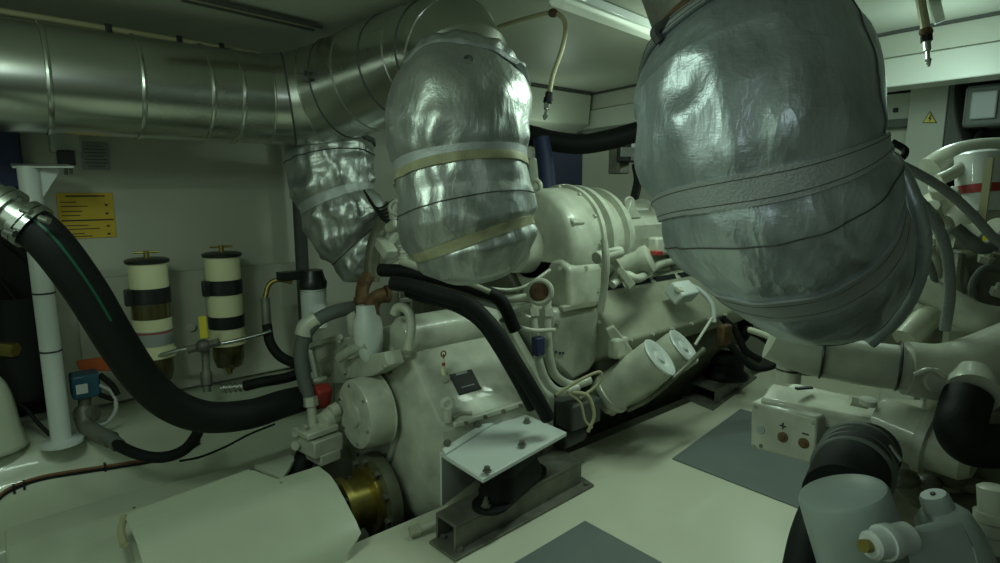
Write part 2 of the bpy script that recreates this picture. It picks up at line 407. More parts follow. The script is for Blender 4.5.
# ------------------------------------------------------------------ silver insulation blankets
def smooth01(x): x = max(0, min(1, x)); return x*x*(3-2*x)
def interp(keys, u):
    for (a, x), (b, y) in zip(keys, keys[1:]):
        if u <= b:
            k = (u-a)/(b-a) if b > a else 0
            return x+(y-x)*k if not isinstance(x, Vector) else x.lerp(y, k)
    return keys[-1][1]
class Bag:
    """soft insulated jacket swept along a spine; rows tilt with the belts"""
    def __init__(s, spine, radii, squash=1.0, seed=0, amp=.012, belts=(), tilt=None, nu=150, nv=160, fold=.5, dents=()):
        s.dents = dents
        s.P = crom(spine, 24); L = [0]
        for a, b in zip(s.P, s.P[1:]): L.append(L[-1]+(b-a).length)
        s.cum = L; s.L = L[-1]; s.radii = radii; s.sq = squash; s.seed = seed; s.amp = amp
        s.belts = belts; s.nu = nu; s.nv = nv; s.fold = fold
        s.T = []; s.U = []; u = rgt.copy()
        for i, p in enumerate(s.P):
            a = s.P[max(i-1, 0)]; b = s.P[min(i+1, len(s.P)-1)]; tt = (b-a).normalized()
            u = (u-tt*u.dot(tt)).normalized(); s.T.append(tt); s.U.append(u.copy())
        s.tilt = tilt or (lambda u, a: 0)
    def fr(s, u):
        q = max(0, min(1, u))*(len(s.P)-1); i = min(int(q), len(s.P)-2); k = q-i
        return s.P[i].lerp(s.P[i+1], k), s.T[i].lerp(s.T[i+1], k).normalized(), s.U[i].lerp(s.U[i+1], k).normalized()
    def pt(s, u, a, off=0, raw=False):
        uu = u+s.tilt(u, a)*max(0, min(1, u*8, (1-u)*8))
        c, tt, U = s.fr(uu); W = tt.cross(U)
        r = interp(s.radii, uu)
        e = U*math.cos(a)+W*math.sin(a)*s.sq
        p = c+e*r
        q = p*1.0+V((s.seed*7.3, s.seed*3.1, s.seed*5.7))
        d = 0
        n1 = noise.noise(q*5.0); n2 = noise.noise(q*11.0+V((5, 0, 0))); n3 = 1-abs(noise.noise(V((q.x*16, q.y*16, q.z*7))))*2
        n4 = 1-abs(noise.noise(V((q.x*9+3, q.y*9, q.z*15))))*2
        d += s.amp*(1.3*n1+.8*n2)+s.amp*s.fold*(.55*n3+.45*n4)
        for bu, bw in s.belts:
            g = math.exp(-((u-bu)/(bw*1.5))**2)
            pk = math.exp(-((u-bu)/(bw*4))**2)*(1-g)
            d = d*(1-.75*g)-.012*g + pk*s.amp*.8*math.sin(a*15+s.seed+3*n1)*(.5+.5*n2)
        for c0_, r0_, k0_ in s.dents:
            q0 = (p-c0_).length/r0_
            if q0 < 3: d -= k0_*math.exp(-q0*q0)-k0_*.22*math.exp(-((q0-1.6)/.6)**2)
        return p+e.normalized()*(d+off)
    def mesh(s, u0=0, u1=1):
        rs = [[s.pt(u0+(u1-u0)*i/s.nu, 2*PI*j/s.nv) for j in range(s.nv)] for i in range(s.nu+1)]
        return MB().rings(rs)
    def belt(s, u, w_, off=.004, a0=0, a1=2*PI, n=160):
        full = abs(a1-a0-2*PI) < 1e-5; rs = []
        for j in range(n+(0 if full else 1)):
            a = a0+(a1-a0)*j/n
            rs.append([s.pt(u-w_/2, a, -.004), s.pt(u-w_/2, a, off), s.pt(u, a, off+.0015), s.pt(u+w_/2, a, off), s.pt(u+w_/2, a, -.004)])
        return MB().rings(rs, loop=full)
    def line(s, u, r=.002, off=.001, a0=0, a1=2*PI, n=140):
        return MB().tube([s.pt(u, a0+(a1-a0)*j/n, off) for j in range(n+1)], r, n=6, smooth=0)
    def vline(s, a, u0, u1, r=.0015, off=.001, n=60):
        return MB().tube([s.pt(u0+(u1-u0)*j/n, a, off) for j in range(n+1)], r, n=6, smooth=0)
# largest jacket, starboard engine
D3 = 1.12
B3 = Bag([at(724, 28, 1.27), at(738, 64, 1.25), at(750, 108, 1.23), at(757, 155, 1.20), at(780, 215, 1.21), at(815, 262, 1.28), at(845, 288, 1.42)],
         [(0, .160), (.05, .176), (.12, .205), (.22, .226), (.36, .230), (.50, .226), (.64, .215), (.78, .195), (.89, .165), (.95, .13), (1, .09)], seed=1, amp=.009,
         belts=((.575, .024), (.745, .022)), tilt=lambda u, a: .014*math.cos(a)*smooth01(u*1.4)-.010*math.cos(2*a), fold=.3,
         dents=((at(684, 84, 1.07), .036, .012), (at(840, 40, 1.1), .06, .008), (at(700, 260, 1.05), .05, .01)), nu=220, nv=220)
t = thing('exhaust_blanket', B3.P[-1], 'largest silver insulation blanket bulging over the starboard engine', 'insulation blanket', 'silver insulation blankets on the exhausts')
obj('jacket', B3.mesh(), M['silver'], t, ang=180)
obj('strap', B3.belt(.575, .042, .007), M['strap'], t, ang=60); obj('strap', B3.belt(.745, .040, .007), M['strap'], t, ang=60)
obj('seam', B3.line(.642, .0016), M['seam'], t); obj('seam', B3.line(.90, .002), M['seam'], t)
for u_ in (.561, .589, .733, .757): obj('stitching', B3.line(u_, .0007, .0085), M['seam'], t)
for u0, u1, a_ in ((.554, .596, -1.35), (.554, .596, -2.55), (.725, .765, -1.3)): obj('strap_join', B3.vline(a_, u0, u1, .0010, .0088, 12), M['seam'], t)
for a_, u0, u1 in ((.9, .08, .55), (-1.35, .07, .55), (-1.2, .60, .635)):
    obj('seam', B3.vline(a_, u0, u1), M['seam'], t)
# collar of folded cloth at top left with dark clamp
obj('collar', B3.belt(.045, .055, .012), M['strap'], t, ang=60)
for u_ in (.03, .06): obj('stitching', B3.line(u_, .0008, .0135), M['seam'], t)
t2 = thing('exhaust_riser', at(752, -30, 1.3), 'dark steel exhaust riser disappearing above the largest silver blanket', 'pipe')
m = MB().cyl(B3.P[4], B3.P[0]-B3.T[0]*.42, .135, n=40); obj('pipe', m, M['steel'], t2)
m = MB().torus(B3.P[0]-B3.T[0]*.012, B3.T[0], .147, .010, 48); obj('clamp_ring', m, M['rust'], t2)

obj('flap', MB().tube([at(890, 158, 1.32), at(903, 178, 1.30), at(914, 205, 1.29), at(922, 240, 1.30), at(917, 278, 1.33), at(898, 315, 1.38), at(868, 342, 1.42)], .019, n=12), M['silver'], t)
obj('drawstring', MB().tube([at(660, 42, 1.17), at(655, 32, 1.17), at(664, 24, 1.17), at(676, 17, 1.18), at(700, 6, 1.18)], .010, n=8), M['seam'], t)
# middle jacket, inboard bank of port engine
B2 = Bag([at(465, 80, 2.05), at(463, 96, 2.03), at(459, 124, 1.97), at(461, 160, 1.97), at(466, 210, 1.98), at(472, 250, 2.0), at(476, 278, 2.03)],
         [(0, .200), (.03, .208), (.09, .208), (.2, .224), (.35, .226), (.5, .226), (.60, .216), (.70, .226), (.80, .216), (.90, .17), (.97, .11), (1, .06)], seed=5, amp=.011,
         belts=((.07, .02), (.52, .028), (.785, .02)), tilt=lambda u, a: -(.012+.034*smooth01((u-.6)/.2))*math.cos(a)-.02*math.sin(a), fold=.4)
t = thing('exhaust_blanket', B2.P[-1], 'tall silver insulation blanket with yellowed straps below the duct elbow, middle of three', 'insulation blanket', 'silver insulation blankets on the exhausts')
obj('jacket', B2.mesh(), M['silver2'], t, ang=180)
obj('collar', B2.belt(.02, .05, .010), M['strap'], t, ang=60)
obj('strap', B2.belt(.10, .04), M['strap'], t, ang=60)
obj('strap', B2.belt(.52, .045), M['strap'], t, ang=60); obj('strap', B2.belt(.545, .028, .007), M['strapy'], t, ang=60, label='yellowed strap')
obj('strap', B2.belt(.785, .035), M['strapy'], t, ang=60, label='yellowed strap')
obj('seam', B2.line(.655, .0022), M['seam'], t); c_ = B2.P[0]; ax_ = -B2.T[0]; u_, w__ = B2.U[0], B2.T[0].cross(B2.U[0]); rs2 = []
for hz, rr in ((-.02, .206), (.0, .212), (.016, .206), (.028, .208), (.028, .198), (0, .19)):
    rs2.append([c_+ax_*(hz+.006*math.sin(9*q))+(u_*math.cos(q)+w__*math.sin(q))*(rr+.0035*math.sin(19*q+hz*40)+.004*math.sin(7*q)) for q in [2*PI*k/150 for k in range(150)]])
obj('gathered_cuff', MB().rings(rs2, cap=False), M['silver2'], t, ang=180)
obj('seam', B2.line(.055, .004, .006), M['seam'], t)
obj('seam', B2.vline(2.2-PI, .1, .5), M['seam'], t)
p = B2.pt(.2, -PI/2+.15, .004); q = at(468, 60, 1.80)
obj('buckle', MB().torus(q, fwd, .012, .004).box(q-upv*.02, (.018, .018, .018)), M['seam'], t)
# small jacket, outboard
B1 = Bag([at(331, 139, 2.90), at(332, 165, 2.90), at(336, 195, 2.90), at(346, 225, 2.92), at(360, 246, 2.95), at(380, 258, 3.0)],
         [(0, .19), (.15, .196), (.35, .185), (.5, .185), (.65, .18), (.85, .165), (1, .12)], seed=9, amp=.017,
         belts=((.42, .03), (.74, .03)), tilt=lambda u, a: -.03*math.cos(a), fold=1.0, nu=110, nv=130)
t = thing('exhaust_blanket', B1.P[-1], 'smallest crumpled silver insulation blanket under the duct, leftmost', 'insulation blanket', 'silver insulation blankets on the exhausts')
obj('jacket', B1.mesh(), M['silver2'], t, ang=180)
obj('strap', B1.belt(.42, .05), M['strap'], t, ang=60); obj('seam', B1.line(.16, .003), M['seam'], t); obj('seam', B1.line(.74, .003), M['seam'], t)
obj('collar', B1.belt(.02, .04, .01), M['seam'], t, ang=60)

# ------------------------------------------------------------------ port gearbox
GB = thing('gearbox', (1.55, 2.35, 0), 'pale painted gearbox with round end cover at the aft end of the port engine', 'gearbox')
sec = [(1.95, -.12), (1.85, .04), (1.84, .36), (2.13, .66), (2.30, .70), (2.60, .58), (2.84, .42), (2.86, .10), (2.70, -.12), (2.3, -.25)]
cy, cz = 2.35, .30
def secring(x, k, dz=0): return [V((x, cy+(y-cy)*k, cz+(z-cz)*k+dz)) for y, z in sec]
obj('housing', MB().rings([secring(1.265, .60, -.04), secring(1.28, .80, -.02), secring(1.32, .95), secring(1.37, 1), secring(1.86, 1.0)]), M['paint'], GB, bevel=.02, seg=3)
obj('housing_flange', MB().rings([secring(1.86, 1.06), secring(1.90, 1.06)]), M['paint'], GB, bevel=.005)
fc = at(354, 415, X=1.12); X1 = V((1, 0, 0))
obj('end_cover', MB().lathe(fc, X1, [(0, .085), (.0, .143), (.008, .150), (.11, .154), (.115, .16)], 48), M['paint'], GB, ang=40)
obj('end_cover_boss', MB().lathe(fc-X1*.008, X1, [(0, .03), (0, .05), (.02, .058)], 32), M['paint'], GB)
for k in range(6):
    a = 2*PI*k/6+.3; obj('bolt', MB().lathe(fc+V((-.006, math.cos(a)*.125, math.sin(a)*.125)), X1, [(0, .007), (.01, .008)], 6), M['metal'], GB)
obj('cover_flange', MB().lathe(V((1.238, 2.365, .27)), X1, [(0, .165), (.0, .230), (.010, .240), (.045, .240)], 56), M['paint'], GB)
for k in range(14):
    a = 2*PI*k/14+.1; obj('bolt', MB().lathe(V((1.226, 2.365+math.cos(a)*.218, .27+math.sin(a)*.218)), X1, [(0, .007), (.014, .008)], 6), M['grime'], GB)
# raised ribs and casting marks on aft shoulder
obj('rib', MB().tube([at(405, 378, X=1.30), at(418, 396, X=1.30), at(425, 420, X=1.30), at(424, 450, X=1.30)], .008, n=8), M['paint'], GB)
obj('casting_mark', MB().box(at(421, 432, X=1.30), (.012, .05, .06)).box(at(421, 450, X=1.30), (.012, .07, .02)), M['paint'], GB, bevel=.004)
# slanted top face items
n_top = V((0, -.72, .69)).normalized()
def topface(x, s_, off=0):   # s_ 0 at lower edge (Y1.84 z.36) to 1 at the upper edge
    return V((x, 1.84+.29*s_, .36+.30*s_))+n_top*off
e = V((0, .29, .30)).normalized()
R_top = Matrix((X1, e, X1.cross(e))).transposed()
obj('data_plate', MB().box(topface(1.50, .40, .003), (.12, .10, .005), R_top), M['ink'], GB, bevel=.002, label='black data plate')
obj('data_plate_text', MB().box(topface(1.50, .50, .0062), (.06, .010, .001), R_top).box(topface(1.50, .35, .0062), (.07, .005, .001), R_top), M['glabel'], GB)
p = topface(1.41, .50); obj('dipstick_boss', MB().lathe(p, n_top, [(0, .026), (.012, .024), (.016, .012)], 20), M['paint2'], GB)
obj('dipstick', MB().lathe(p, V((0, 0, 1)), [(0, .012), (.04, .012), (.045, .006), (.085, .004)], 12), M['cream'], GB)
obj('dipstick_handle', MB().lathe(p+V((0, 0, .055)), V((0, 0, 1)), [(0, .007), (.012, .007), (.014, .003), (.05, .003)], 10).torus(p+V((0, 0, .105)), V((0, 1, 0)), .012, .003, 16), M['red'], GB, label='red dipstick handle')
p = topface(1.335, .06)
obj('lifting_eye', MB().cyl(p, p+V((0, 0, .05)), .018).torus(p+V((0, 0, .072)), V((.4, 1, 0)), .020, .012, 20), M['paint'], GB)
obj('breather_pipe', MB().tube([p+V((.02, 0, .01)), p+V((.07, .01, .012)), p+V((.12, 0, .004))], .009), M['paint2'], GB)
# seam ridge lower edge of the top face
obj('ridge', MB().box((1.6, 1.838, .365), (.5, .022, .022)), M['paint'], GB, bevel=.005)
for k in range(5): obj('bolt', MB().cyl((1.40+k*.1, 1.83, .365), (1.40+k*.1, 1.815, .365), .008, n=6), M['grime'], GB)
# oil cooler lying over the gearbox
CO = thing('oil_cooler', (1.45, 2.35, .72), 'pale horizontal oil cooler with twin pipe neck lying on top of the gearbox', 'cooler')
c0 = at(398, 338, 2.55)
obj('shell', MB().lathe(c0, X1, [(0, .04), (.0, .07), (.02, .088), (.50, .088), (.53, .06)], 32), M['paint'], CO)
obj('end_bell', MB().lathe(at(369, 340, 2.55), V((0, .10, 1)), [(-.10, .02), (-.07, .045), (0, .062), (.08, .06), (.11, .045), (.15, .042)], 28), M['white'], CO)
obj('bracket', MB().box(c0+V((.27, 0, -.09)), (.3, .14, .05)), M['grime'], CO, bevel=.01)
obj('elbow_pipe', MB().tube([at(394, 314, 2.46), at(397, 308, 2.45), at(404, 308, 2.43), at(410, 315, 2.42), at(411, 330, 2.42), at(408, 350, 2.42)], .019, n=14), M['paint'], CO)
for dy in (0, .075): obj('cap', MB().cyl(c0+V((-.02+dy, -.085, -.03)), c0+V((-.02+dy, -.10, -.03)), .016, n=16), M['paint2'], CO)
obj('end_bell', MB().lathe(at(354, 326, 2.7), V((0, .1, 1)), [(-.05, .015), (-.03, .03), (.05, .034), (.07, .02)], 20), M['paint'], CO)
obj('pipe', MB().tube([at(342, 357, X=1.3), at(352, 350, X=1.3), at(368, 342, X=1.32)], .022, n=12), M['paint'], CO)
# rusty pipe elbows above cooler
t = thing('pipe_elbow', at(372, 312, 2.68), 'rusty brown pipe elbow rising from the oil cooler neck', 'pipe')
obj('elbow', MB().tube([at(362, 313, 2.66), at(362, 300, 2.66), at(363, 287, 2.68), at(368, 276, 2.72)], .030, n=16), M['rust'], t)
obj('collar', MB().cyl(at(362, 303, 2.66), at(362, 297, 2.66), .037, n=20), M['rust'], t)
t = thing('pipe_elbow', at(382, 312, 2.6), 'brown bent pipe elbow just right of the taller rusty elbow', 'pipe')
obj('elbow', MB().tube([at(372, 316, 2.55), at(372, 306, 2.55), at(376, 298, 2.55), at(386, 294, 2.56)], .032, n=16), M['rust'], t)
obj('flange', MB().cyl(at(385, 294, 2.56), at(389, 294, 2.57), .038, n=20), M['rust'], t)
# threaded rods / studs
t = thing('stud_bracket', at(408, 315, 2.6), 'cluster of slim vertical studs between pipe elbow and black hoses', 'bracket')
for k, x in enumerate((399, 405, 411)):
    obj('stud', MB().cyl(at(x, 318, 2.6+.02*k), at(x, 275, 2.6+.02*k), .006, n=8), M['steel'], t)
obj('plate', MB().box(at(405, 300, 2.62), (.06, .02, .02)), M['steel'], t, bevel=.003)
# outboard plate of the gearbox
SX = 1.22
def gx(x, y, X=SX): return at(x, y, X=X)
obj('side_plate', MB().prism([gx(309, 346), gx(352, 336), gx(362, 350), gx(358, 372), gx(346, 384), gx(318, 384)], (.12, 0, 0)), M['paint'], GB, bevel=.006)
obj('side_frame', MB().tube([gx(318, 384, 1.2), gx(310, 350, 1.2), gx(312, 345, 1.2), gx(340, 337, 1.2)], .014, n=8, smooth=0), M['paint'], GB)
obj('side_boss', MB().lathe(gx(327, 367), -X1, [(0, .05), (.02, .045), (.03, .035), (.03, .025)], 20), M['paint2'], GB)
obj('side_ledge', MB().prism([gx(334, 362, 1.18), gx(384, 352, 1.18), gx(388, 366, 1.18), gx(372, 376, 1.18), gx(344, 380, 1.18)], (.08, 0, 0)), M['paint'], GB, bevel=.006)
obj('pipe', MB().tube([gx(340, 358, 1.14), gx(352, 350, 1.15), gx(368, 344, 1.18)], .022, n=12), M['paint'], GB)
for x, y in ((340, 342), (356, 350), (386, 366), (345, 372)): obj('bolt', MB().lathe(gx(x, y, 1.175), -X1, [(0, .012), (.014, .012)], 6), M['paint2'], GB)
obj('crevice_shade', MB().box(gx(384, 362, 1.30), (.12, .22, .05)), M['grime'], GB, bevel=.01)  # dark block painted as the shade inside a casting crevice

# mount bracket on gearbox inner side
BR = thing('mount_bracket', (1.5, 1.7, .12), 'white angled bracket plate bolted to the gearbox over a black rubber mount', 'bracket')
A, B_, C_, D_ = at(441, 453, Z=.31), at(512, 408, Z=.31), at(567, 432, Z=.295), at(483, 479, Z=.295)
obj('plate', MB().prism([A, B_, C_, D_], (0, 0, -.018)), M['white'], BR, bevel=.004)
A2 = A+V((.0, .0, 0)); obj('side_plate', MB().prism([A, A+V((0, .012, 0)), A+V((0, .012, -.22)), A+V((0, 0, -.22))], (B_-A)*.98), M['white'], BR, bevel=.004)
obj('gusset', MB().prism([B_+V((-.03, -.002, -.018)), B_+V((-.03, -.06, -.018)), B_+V((-.03, -.002, -.20))], (.014, .002, 0)), M['white'], BR, bevel=.002)
rail = MB().prism([A+(D_-A)*.12, A+(D_-A)*.03, A+(D_-A)*.03+V((0, 0, .022)), A+(D_-A)*.12+V((0, 0, .010))], (B_-A))
obj('clamp_bar', rail, M['white'], BR, bevel=.004)
for (x, y) in ((463, 440), (527, 421), (522, 444), (487, 470)):
    p = at(x, y, Z=.312); obj('bolt', MB().lathe(p-V((0, 0, .005)), V((0, 0, 1)), [(0, .017), (.005, .017), (.005, .011), (.018, .011)], 6), M['steel'], BR)
for f_ in (.06, .45):
    p = A+(B_-A)*f_+V((0, -.002, .03)); obj('bolt', MB().lathe(p, V((0, -1, 0)), [(0, .014), (.014, .014)], 6), M['steel'], BR)
# rubber mount
RM = thing('rubber_mount', (1.50, 1.66, .115), 'black rubber engine mount between white bracket plate and steel rail', 'mount')
c = V((1.50, 1.66, .115)); dirx = (B_-A).normalized()
def stad(c, L, Wd, z, n=12):
    d = V((dirx.x, dirx.y, 0)).normalized(); s_ = V((-d.y, d.x, 0)); out = []
    for k in range(n+1):
        a = -PI/2+PI*k/n; out.append(c+d*(L+Wd*math.cos(a))+s_*Wd*math.sin(a)+V((0, 0, z)))
    for k in range(n+1):
        a = PI/2+PI*k/n; out.append(c+d*(-L+Wd*math.cos(a))+s_*Wd*math.sin(a)+V((0, 0, z)))
    return out
obj('base_plate', MB().rings([stad(c, .16, .07, .0), stad(c, .16, .07, .016)]), M['black'], RM, bevel=.003)
obj('rubber_body', MB().rings([stad(c, .10, .075, .016), stad(c, .10, .078, .04), stad(c, .09, .062, .09), stad(c, .09, .062, .115), stad(c, .10, .08, .125), stad(c, .10, .08, .16)]), M['black'], RM, bevel=.003)
for s_ in (-1, 1):
    p = c+dirx*.19*s_+V((0, 0, .016)); p.z = c.z+.016
    obj('bolt', MB().lathe(p, V((0, 0, 1)), [(0, .02), (.004, .02), (.004, .013), (.02, .013), (.02, .007), (.034, .007)], 6), M['steel'], RM)
# steel rail
RL = thing('mount_rail', (1.53, 1.68, 0), 'raw steel channel rail carrying the gearbox mount on the floor', 'rail')
r0 = at(455, 563, Z=0); r1 = at(594, 487, Z=0); r2 = at(563, 466, Z=0); r3 = at(429, 544, Z=0)
obj('base_flange', MB().prism([r0, r1, r2, r3], (0, 0, .012)), M['steel'], RL, bevel=.002)
f0 = r0+(r3-r0)*.22; f1 = r1+(r2-r1)*.22+(r0-r1)*.05; g0 = r3+(r0-r3)*.02; g1 = r2+(r3-r2)*.05
f0 = f0+(f1-f0)*.04; g0 = g0+(g1-g0)*.04
def up_(p, z): return V((p.x, p.y, z))
obj('channel_top', MB().prism([up_(f0, .10), up_(f1, .10), up_(g1, .10), up_(g0, .10)], (0, 0, .012)), M['steel'], RL, bevel=.003)
def slabw(p, q, off): return MB().prism([up_(p, .012), up_(q, .012), up_(q, .10), up_(p, .10)], off)
obj('channel_web', slabw(f0, f1, (0, .012, 0)), M['steel'], RL, bevel=.002)
obj('channel_web', slabw(g0, g1, (0, -.012, 0)), M['steel'], RL, bevel=.002)
for p in (r0+V((.045, .03, 0)), r3+V((.05, -.02, 0)), r1+V((-.03, .02, 0))):
    obj('bolt', MB().lathe(up_(p, .012), V((0, 0, 1)), [(0, .012), (.012, .012)], 6), M['steel'], RL)
# drain pipe stub below gearbox
t = thing('drain_pipe', at(413, 528, Z=.03), 'short pale drain pipe stub low beside the gearbox', 'pipe')
obj('pipe', MB().tube([at(412, 531, Z=.03), at(428, 526, Z=.035), at(444, 518, Z=.05), at(452, 510, Z=.06)], .014, n=12), M['paint'], t)
obj('nut', MB().cyl(at(410, 532, Z=.03), at(420, 529, Z=.03), .021, n=6), M['paint2'], t)

# ------------------------------------------------------------------ hydraulic valve and red knob
HV = thing('control_valve', at(315, 420, 2.62), 'pale cast control valve block left of the round gearbox cover', 'valve')
def bx(name, x, y, D, size, mtl, par, rz=0, bev=.006, ry=0):
    R = Matrix.Rotation(rz, 3, 'Z') @ Matrix.Rotation(ry, 3, 'Y')
    return obj(name, MB().box(at(x, y, D), size, R), mtl, par, bevel=bev)
bx('body', 318, 441, 2.60, (.14, .17, .075), M['paint'], HV, .15)
bx('lower_body', 322, 453, 2.60, (.10, .14, .05), M['paint'], HV, .15)
bx('top_plate', 316, 429, 2.58, (.15, .12, .028), M['paint'], HV, .15)
obj('port_boss', MB().cyl(at(295, 432, 2.55), at(303, 430, 2.6), .022, n=16), M['paint'], HV)
obj('port_boss', MB().cyl(at(295, 446, 2.55), at(303, 443, 2.6), .02, n=16), M['paint'], HV)
obj('solenoid', MB().cyl(at(322, 424, 2.6), at(334, 414, 2.66), .045, n=20).cyl(at(331, 412, 2.6), at(338, 408, 2.62), .03), M['paint'], HV)
obj('upright_pipe', MB().cyl(at(313, 427, 2.6), at(311, 400, 2.6), .020, n=14).cyl(at(311, 406, 2.6), at(310, 397, 2.6), .032, n=6), M['paint'], HV)
obj('cap_screw', MB().cyl(at(306, 427, 2.52), at(306, 424, 2.52), .012, n=6), M['paint2'], HV)
t = thing('sensor_plug', at(311, 398, 2.7), 'red plastic sensor plug beside the grey hose end at the gearbox', 'sensor')
obj('body', MB().box(at(322, 396, 2.66), (.07, .06, .105), Matrix.Rotation(.4, 3, 'X')), M['red'], t, bevel=.012, seg=3)
obj('collar', MB().torus(at(318, 380, 2.68), (0, .3, 1), .032, .012, 20), M['paint2'], t)
hose_pts = [at(308, 450, 2.66), at(303, 462, 2.62), at(298, 476, 2.6), at(294, 492, 2.6)]
o = obj('drop_hose', MB().tube(hose_pts, .045, n=16), M['black']); tag(o, 'black hose dropping behind the cover directly below the control valve', 'hose')
# grey hose looping over
t = thing('grey_hose', at(300, 385, 2.6), 'matt grey hose looping from the brown elbows down to the red plug', 'hose')
obj('hose', MB().tube([at(309, 398, 2.62), at(304, 378, 2.62), at(301, 355, 2.62), at(304, 337, 2.62), at(316, 321, 2.62), at(334, 312, 2.66), at(352, 308, 2.7), at(366, 306, 2.76)], .031, n=16), M['ghose'], t)
obj('sleeve', MB().tube([at(303, 335, 2.61), at(306, 326, 2.61), at(317, 318, 2.62)], .036, n=16), M['paint'], t, label='white painted hose sleeve')

# ------------------------------------------------------------------ brass coupling and shaft cover
SH = thing('shaft_coupling', (1.1, 2.2, -.05), 'brass coloured shaft coupling flange under the gearbox', 'coupling')
obj('flange', MB().lathe((1.02, 2.2, -.03), X1, [(0, .09), (0, .125), (.03, .125), (.03, .105), (.12, .105), (.12, .14), (.15, .14)], 40), M['brass'], SH)
for k in range(8):
    a = 2*PI*k/8; obj('bolt', MB().cyl((.995, 2.2+.11*math.cos(a), -.03+.11*math.sin(a)), (1.03, 2.2+.11*math.cos(a), -.03+.11*math.sin(a)), .010, n=6), M['steel'], SH)
obj('bolted_ring', MB().lathe((1.165, 2.2, -.03), X1, [(0, .12), (0, .185), (.03, .19), (.05, .19)], 40), M['grime'], SH)
for k in range(10):
    a = 2*PI*k/10+.2; obj('bolt', MB().cyl((1.145, 2.2+.165*math.cos(a), -.03+.165*math.sin(a)), (1.18, 2.2+.165*math.cos(a), -.03+.165*math.sin(a)), .013, n=6), M['steel'], SH)
obj('shaft', MB().cyl((.2, 2.2, -.08), (1.03, 2.2, -.03), .045), M['steel'], SH)
# cover: bent sheet over shaft
SC = thing('shaft_cover', (.6, 2.05, .0), 'cream bent sheet cover over the shaft left of the brass coupling', 'cover')
pr = [(2.26, .200), (2.18, .200), (2.09, .202), (2.06, .198), (2.03, .188), (1.99, .168), (1.93, .135), (1.87, .10), (1.835, .07), (1.815, .03), (1.81, -.05)]
xa, xb = .275, .93
def prs(x, pr_, k=0): return [V((x, y, z)) for y, z in pr_]+[V((x, y+.004, z-.006)) for y, z in pr_[::-1]]
def xe(y): return .93 if y > 1.833 else .93-.08*(1.833-y)/.023
r0_, r1_ = prs(xa, pr[1:]), [V((xe(v.y), v.y, v.z)) for v in prs(xb, pr[1:])]
obj('bent_sheet', MB().rings([r0_, r1_]), M['wall2'], SC, ang=30)
obj('rear_flange', MB().prism([(xa, 2.18, .2), (xa, 2.275, .2), (.715, 2.335, .2), (.765, 2.18, .2)], (0, 0, -.006)), M['wall2'], SC, bevel=.001)
for (x, y) in ((134, 508), (251, 470), (281, 483)):
    obj('screw', MB().lathe(at(x, y, Z=.2), V((0, 0, 1)), [(0, .006), (.003, .005)], 12), M['steel'], SC)
pk = MB().tube([at(124, 517, Z=.195), at(121, 530, Z=.19), at(124, 545, Z=.19)], .012, n=10); obj('packing_strip', pk, M['conduit'], SC)
# second sheet behind (towards the engine) and aft panel
t = thing('deck_panel', (.75, 2.4, .1), 'pale loose panel lying behind the shaft cover below the control valve', 'panel')
obj('panel', MB().prism([at(254, 465, Z=.14), at(286, 449, Z=.14), at(296, 458, Z=.14), at(282, 478, Z=.14)], (0, 0, -.02)), M['wall2'], t, bevel=.004)
t = thing('floor_panel', (-.2, 2.3, .05), 'pale lift-out floor panel in the lower left corner beside the cover', 'panel')
zz = .10
obj('panel', MB().prism([at(4, 528, Z=zz), at(118, 494, Z=zz), at(236, 466, Z=zz), at(262, 470, Z=zz), at(150, 640, Z=zz), at(10, 640, Z=zz)], (0, 0, -.05)), M['wall2'], t, bevel=.012, seg=3)

# ------------------------------------------------------------------ port wall: signs, filters, pole
def wall_rect(x0, y0, x1, y1, Y=3.318, th=.004):
    a = at(x0, y0, Y=Y); b = at(x1, y1, Y=Y); return min(a.x, b.x), max(a.x, b.x), min(a.z, b.z), max(a.z, b.z)
t = thing('warning_sign', (.4, 3.31, 1.08), 'yellow printed notice on the port wall above the black hose', 'sign')
a, b = at(56, 193, Y=3.31), at(117, 237, Y=3.31)
obj('plate', MB().box(((a.x+b.x)/2, 3.316, (a.z+b.z)/2), (b.x-a.x, .006, a.z-b.z)), M['yellow'], t, bevel=.002)
W_ = b.x-a.x; H_ = a.z-b.z
rows = [(.07, .15, .85), (.20, .05, .33), (.29, .05, .52), (.40, .05, .42), (.49, .05, .38), (.60, .04, .97), (.71, .08, .50), (.79, .08, .70), (.89, .08, .42), (.95, .08, .56)]
m = MB()
for y_, x0, x1 in rows: m.box((a.x+W_*(x0+x1)/2, 3.3125, a.z-H_*y_), (W_*(x1-x0), .001, .004 if y_ not in (.07, .60) else .0065))
for y_ in (.27, .46, .74, .92): m.box((a.x+W_*.86, 3.3125, a.z-H_*y_), (.012, .001, .009))
o = obj('printed_lines', m, M['ink'], t)
t = thing('notice', (.42, 3.31, 1.38), 'faded grey printed notice just below the duct on the port wall', 'sign')
a, b = at(80, 142, Y=3.31), at(111, 170, Y=3.31)
obj('sheet', MB().box(((a.x+b.x)/2, 3.316, (a.z+b.z)/2), (b.x-a.x, .004, a.z-b.z)), M['glabel'], t)
m = MB()
for k in range(7): m.box(((a.x+b.x)/2, 3.3135, a.z-(a.z-b.z)*(.12+.125*k)), ((b.x-a.x)*(.8 if k % 3 else .6), .001, .004))
obj('printed_lines', m, M['ghose'], t)

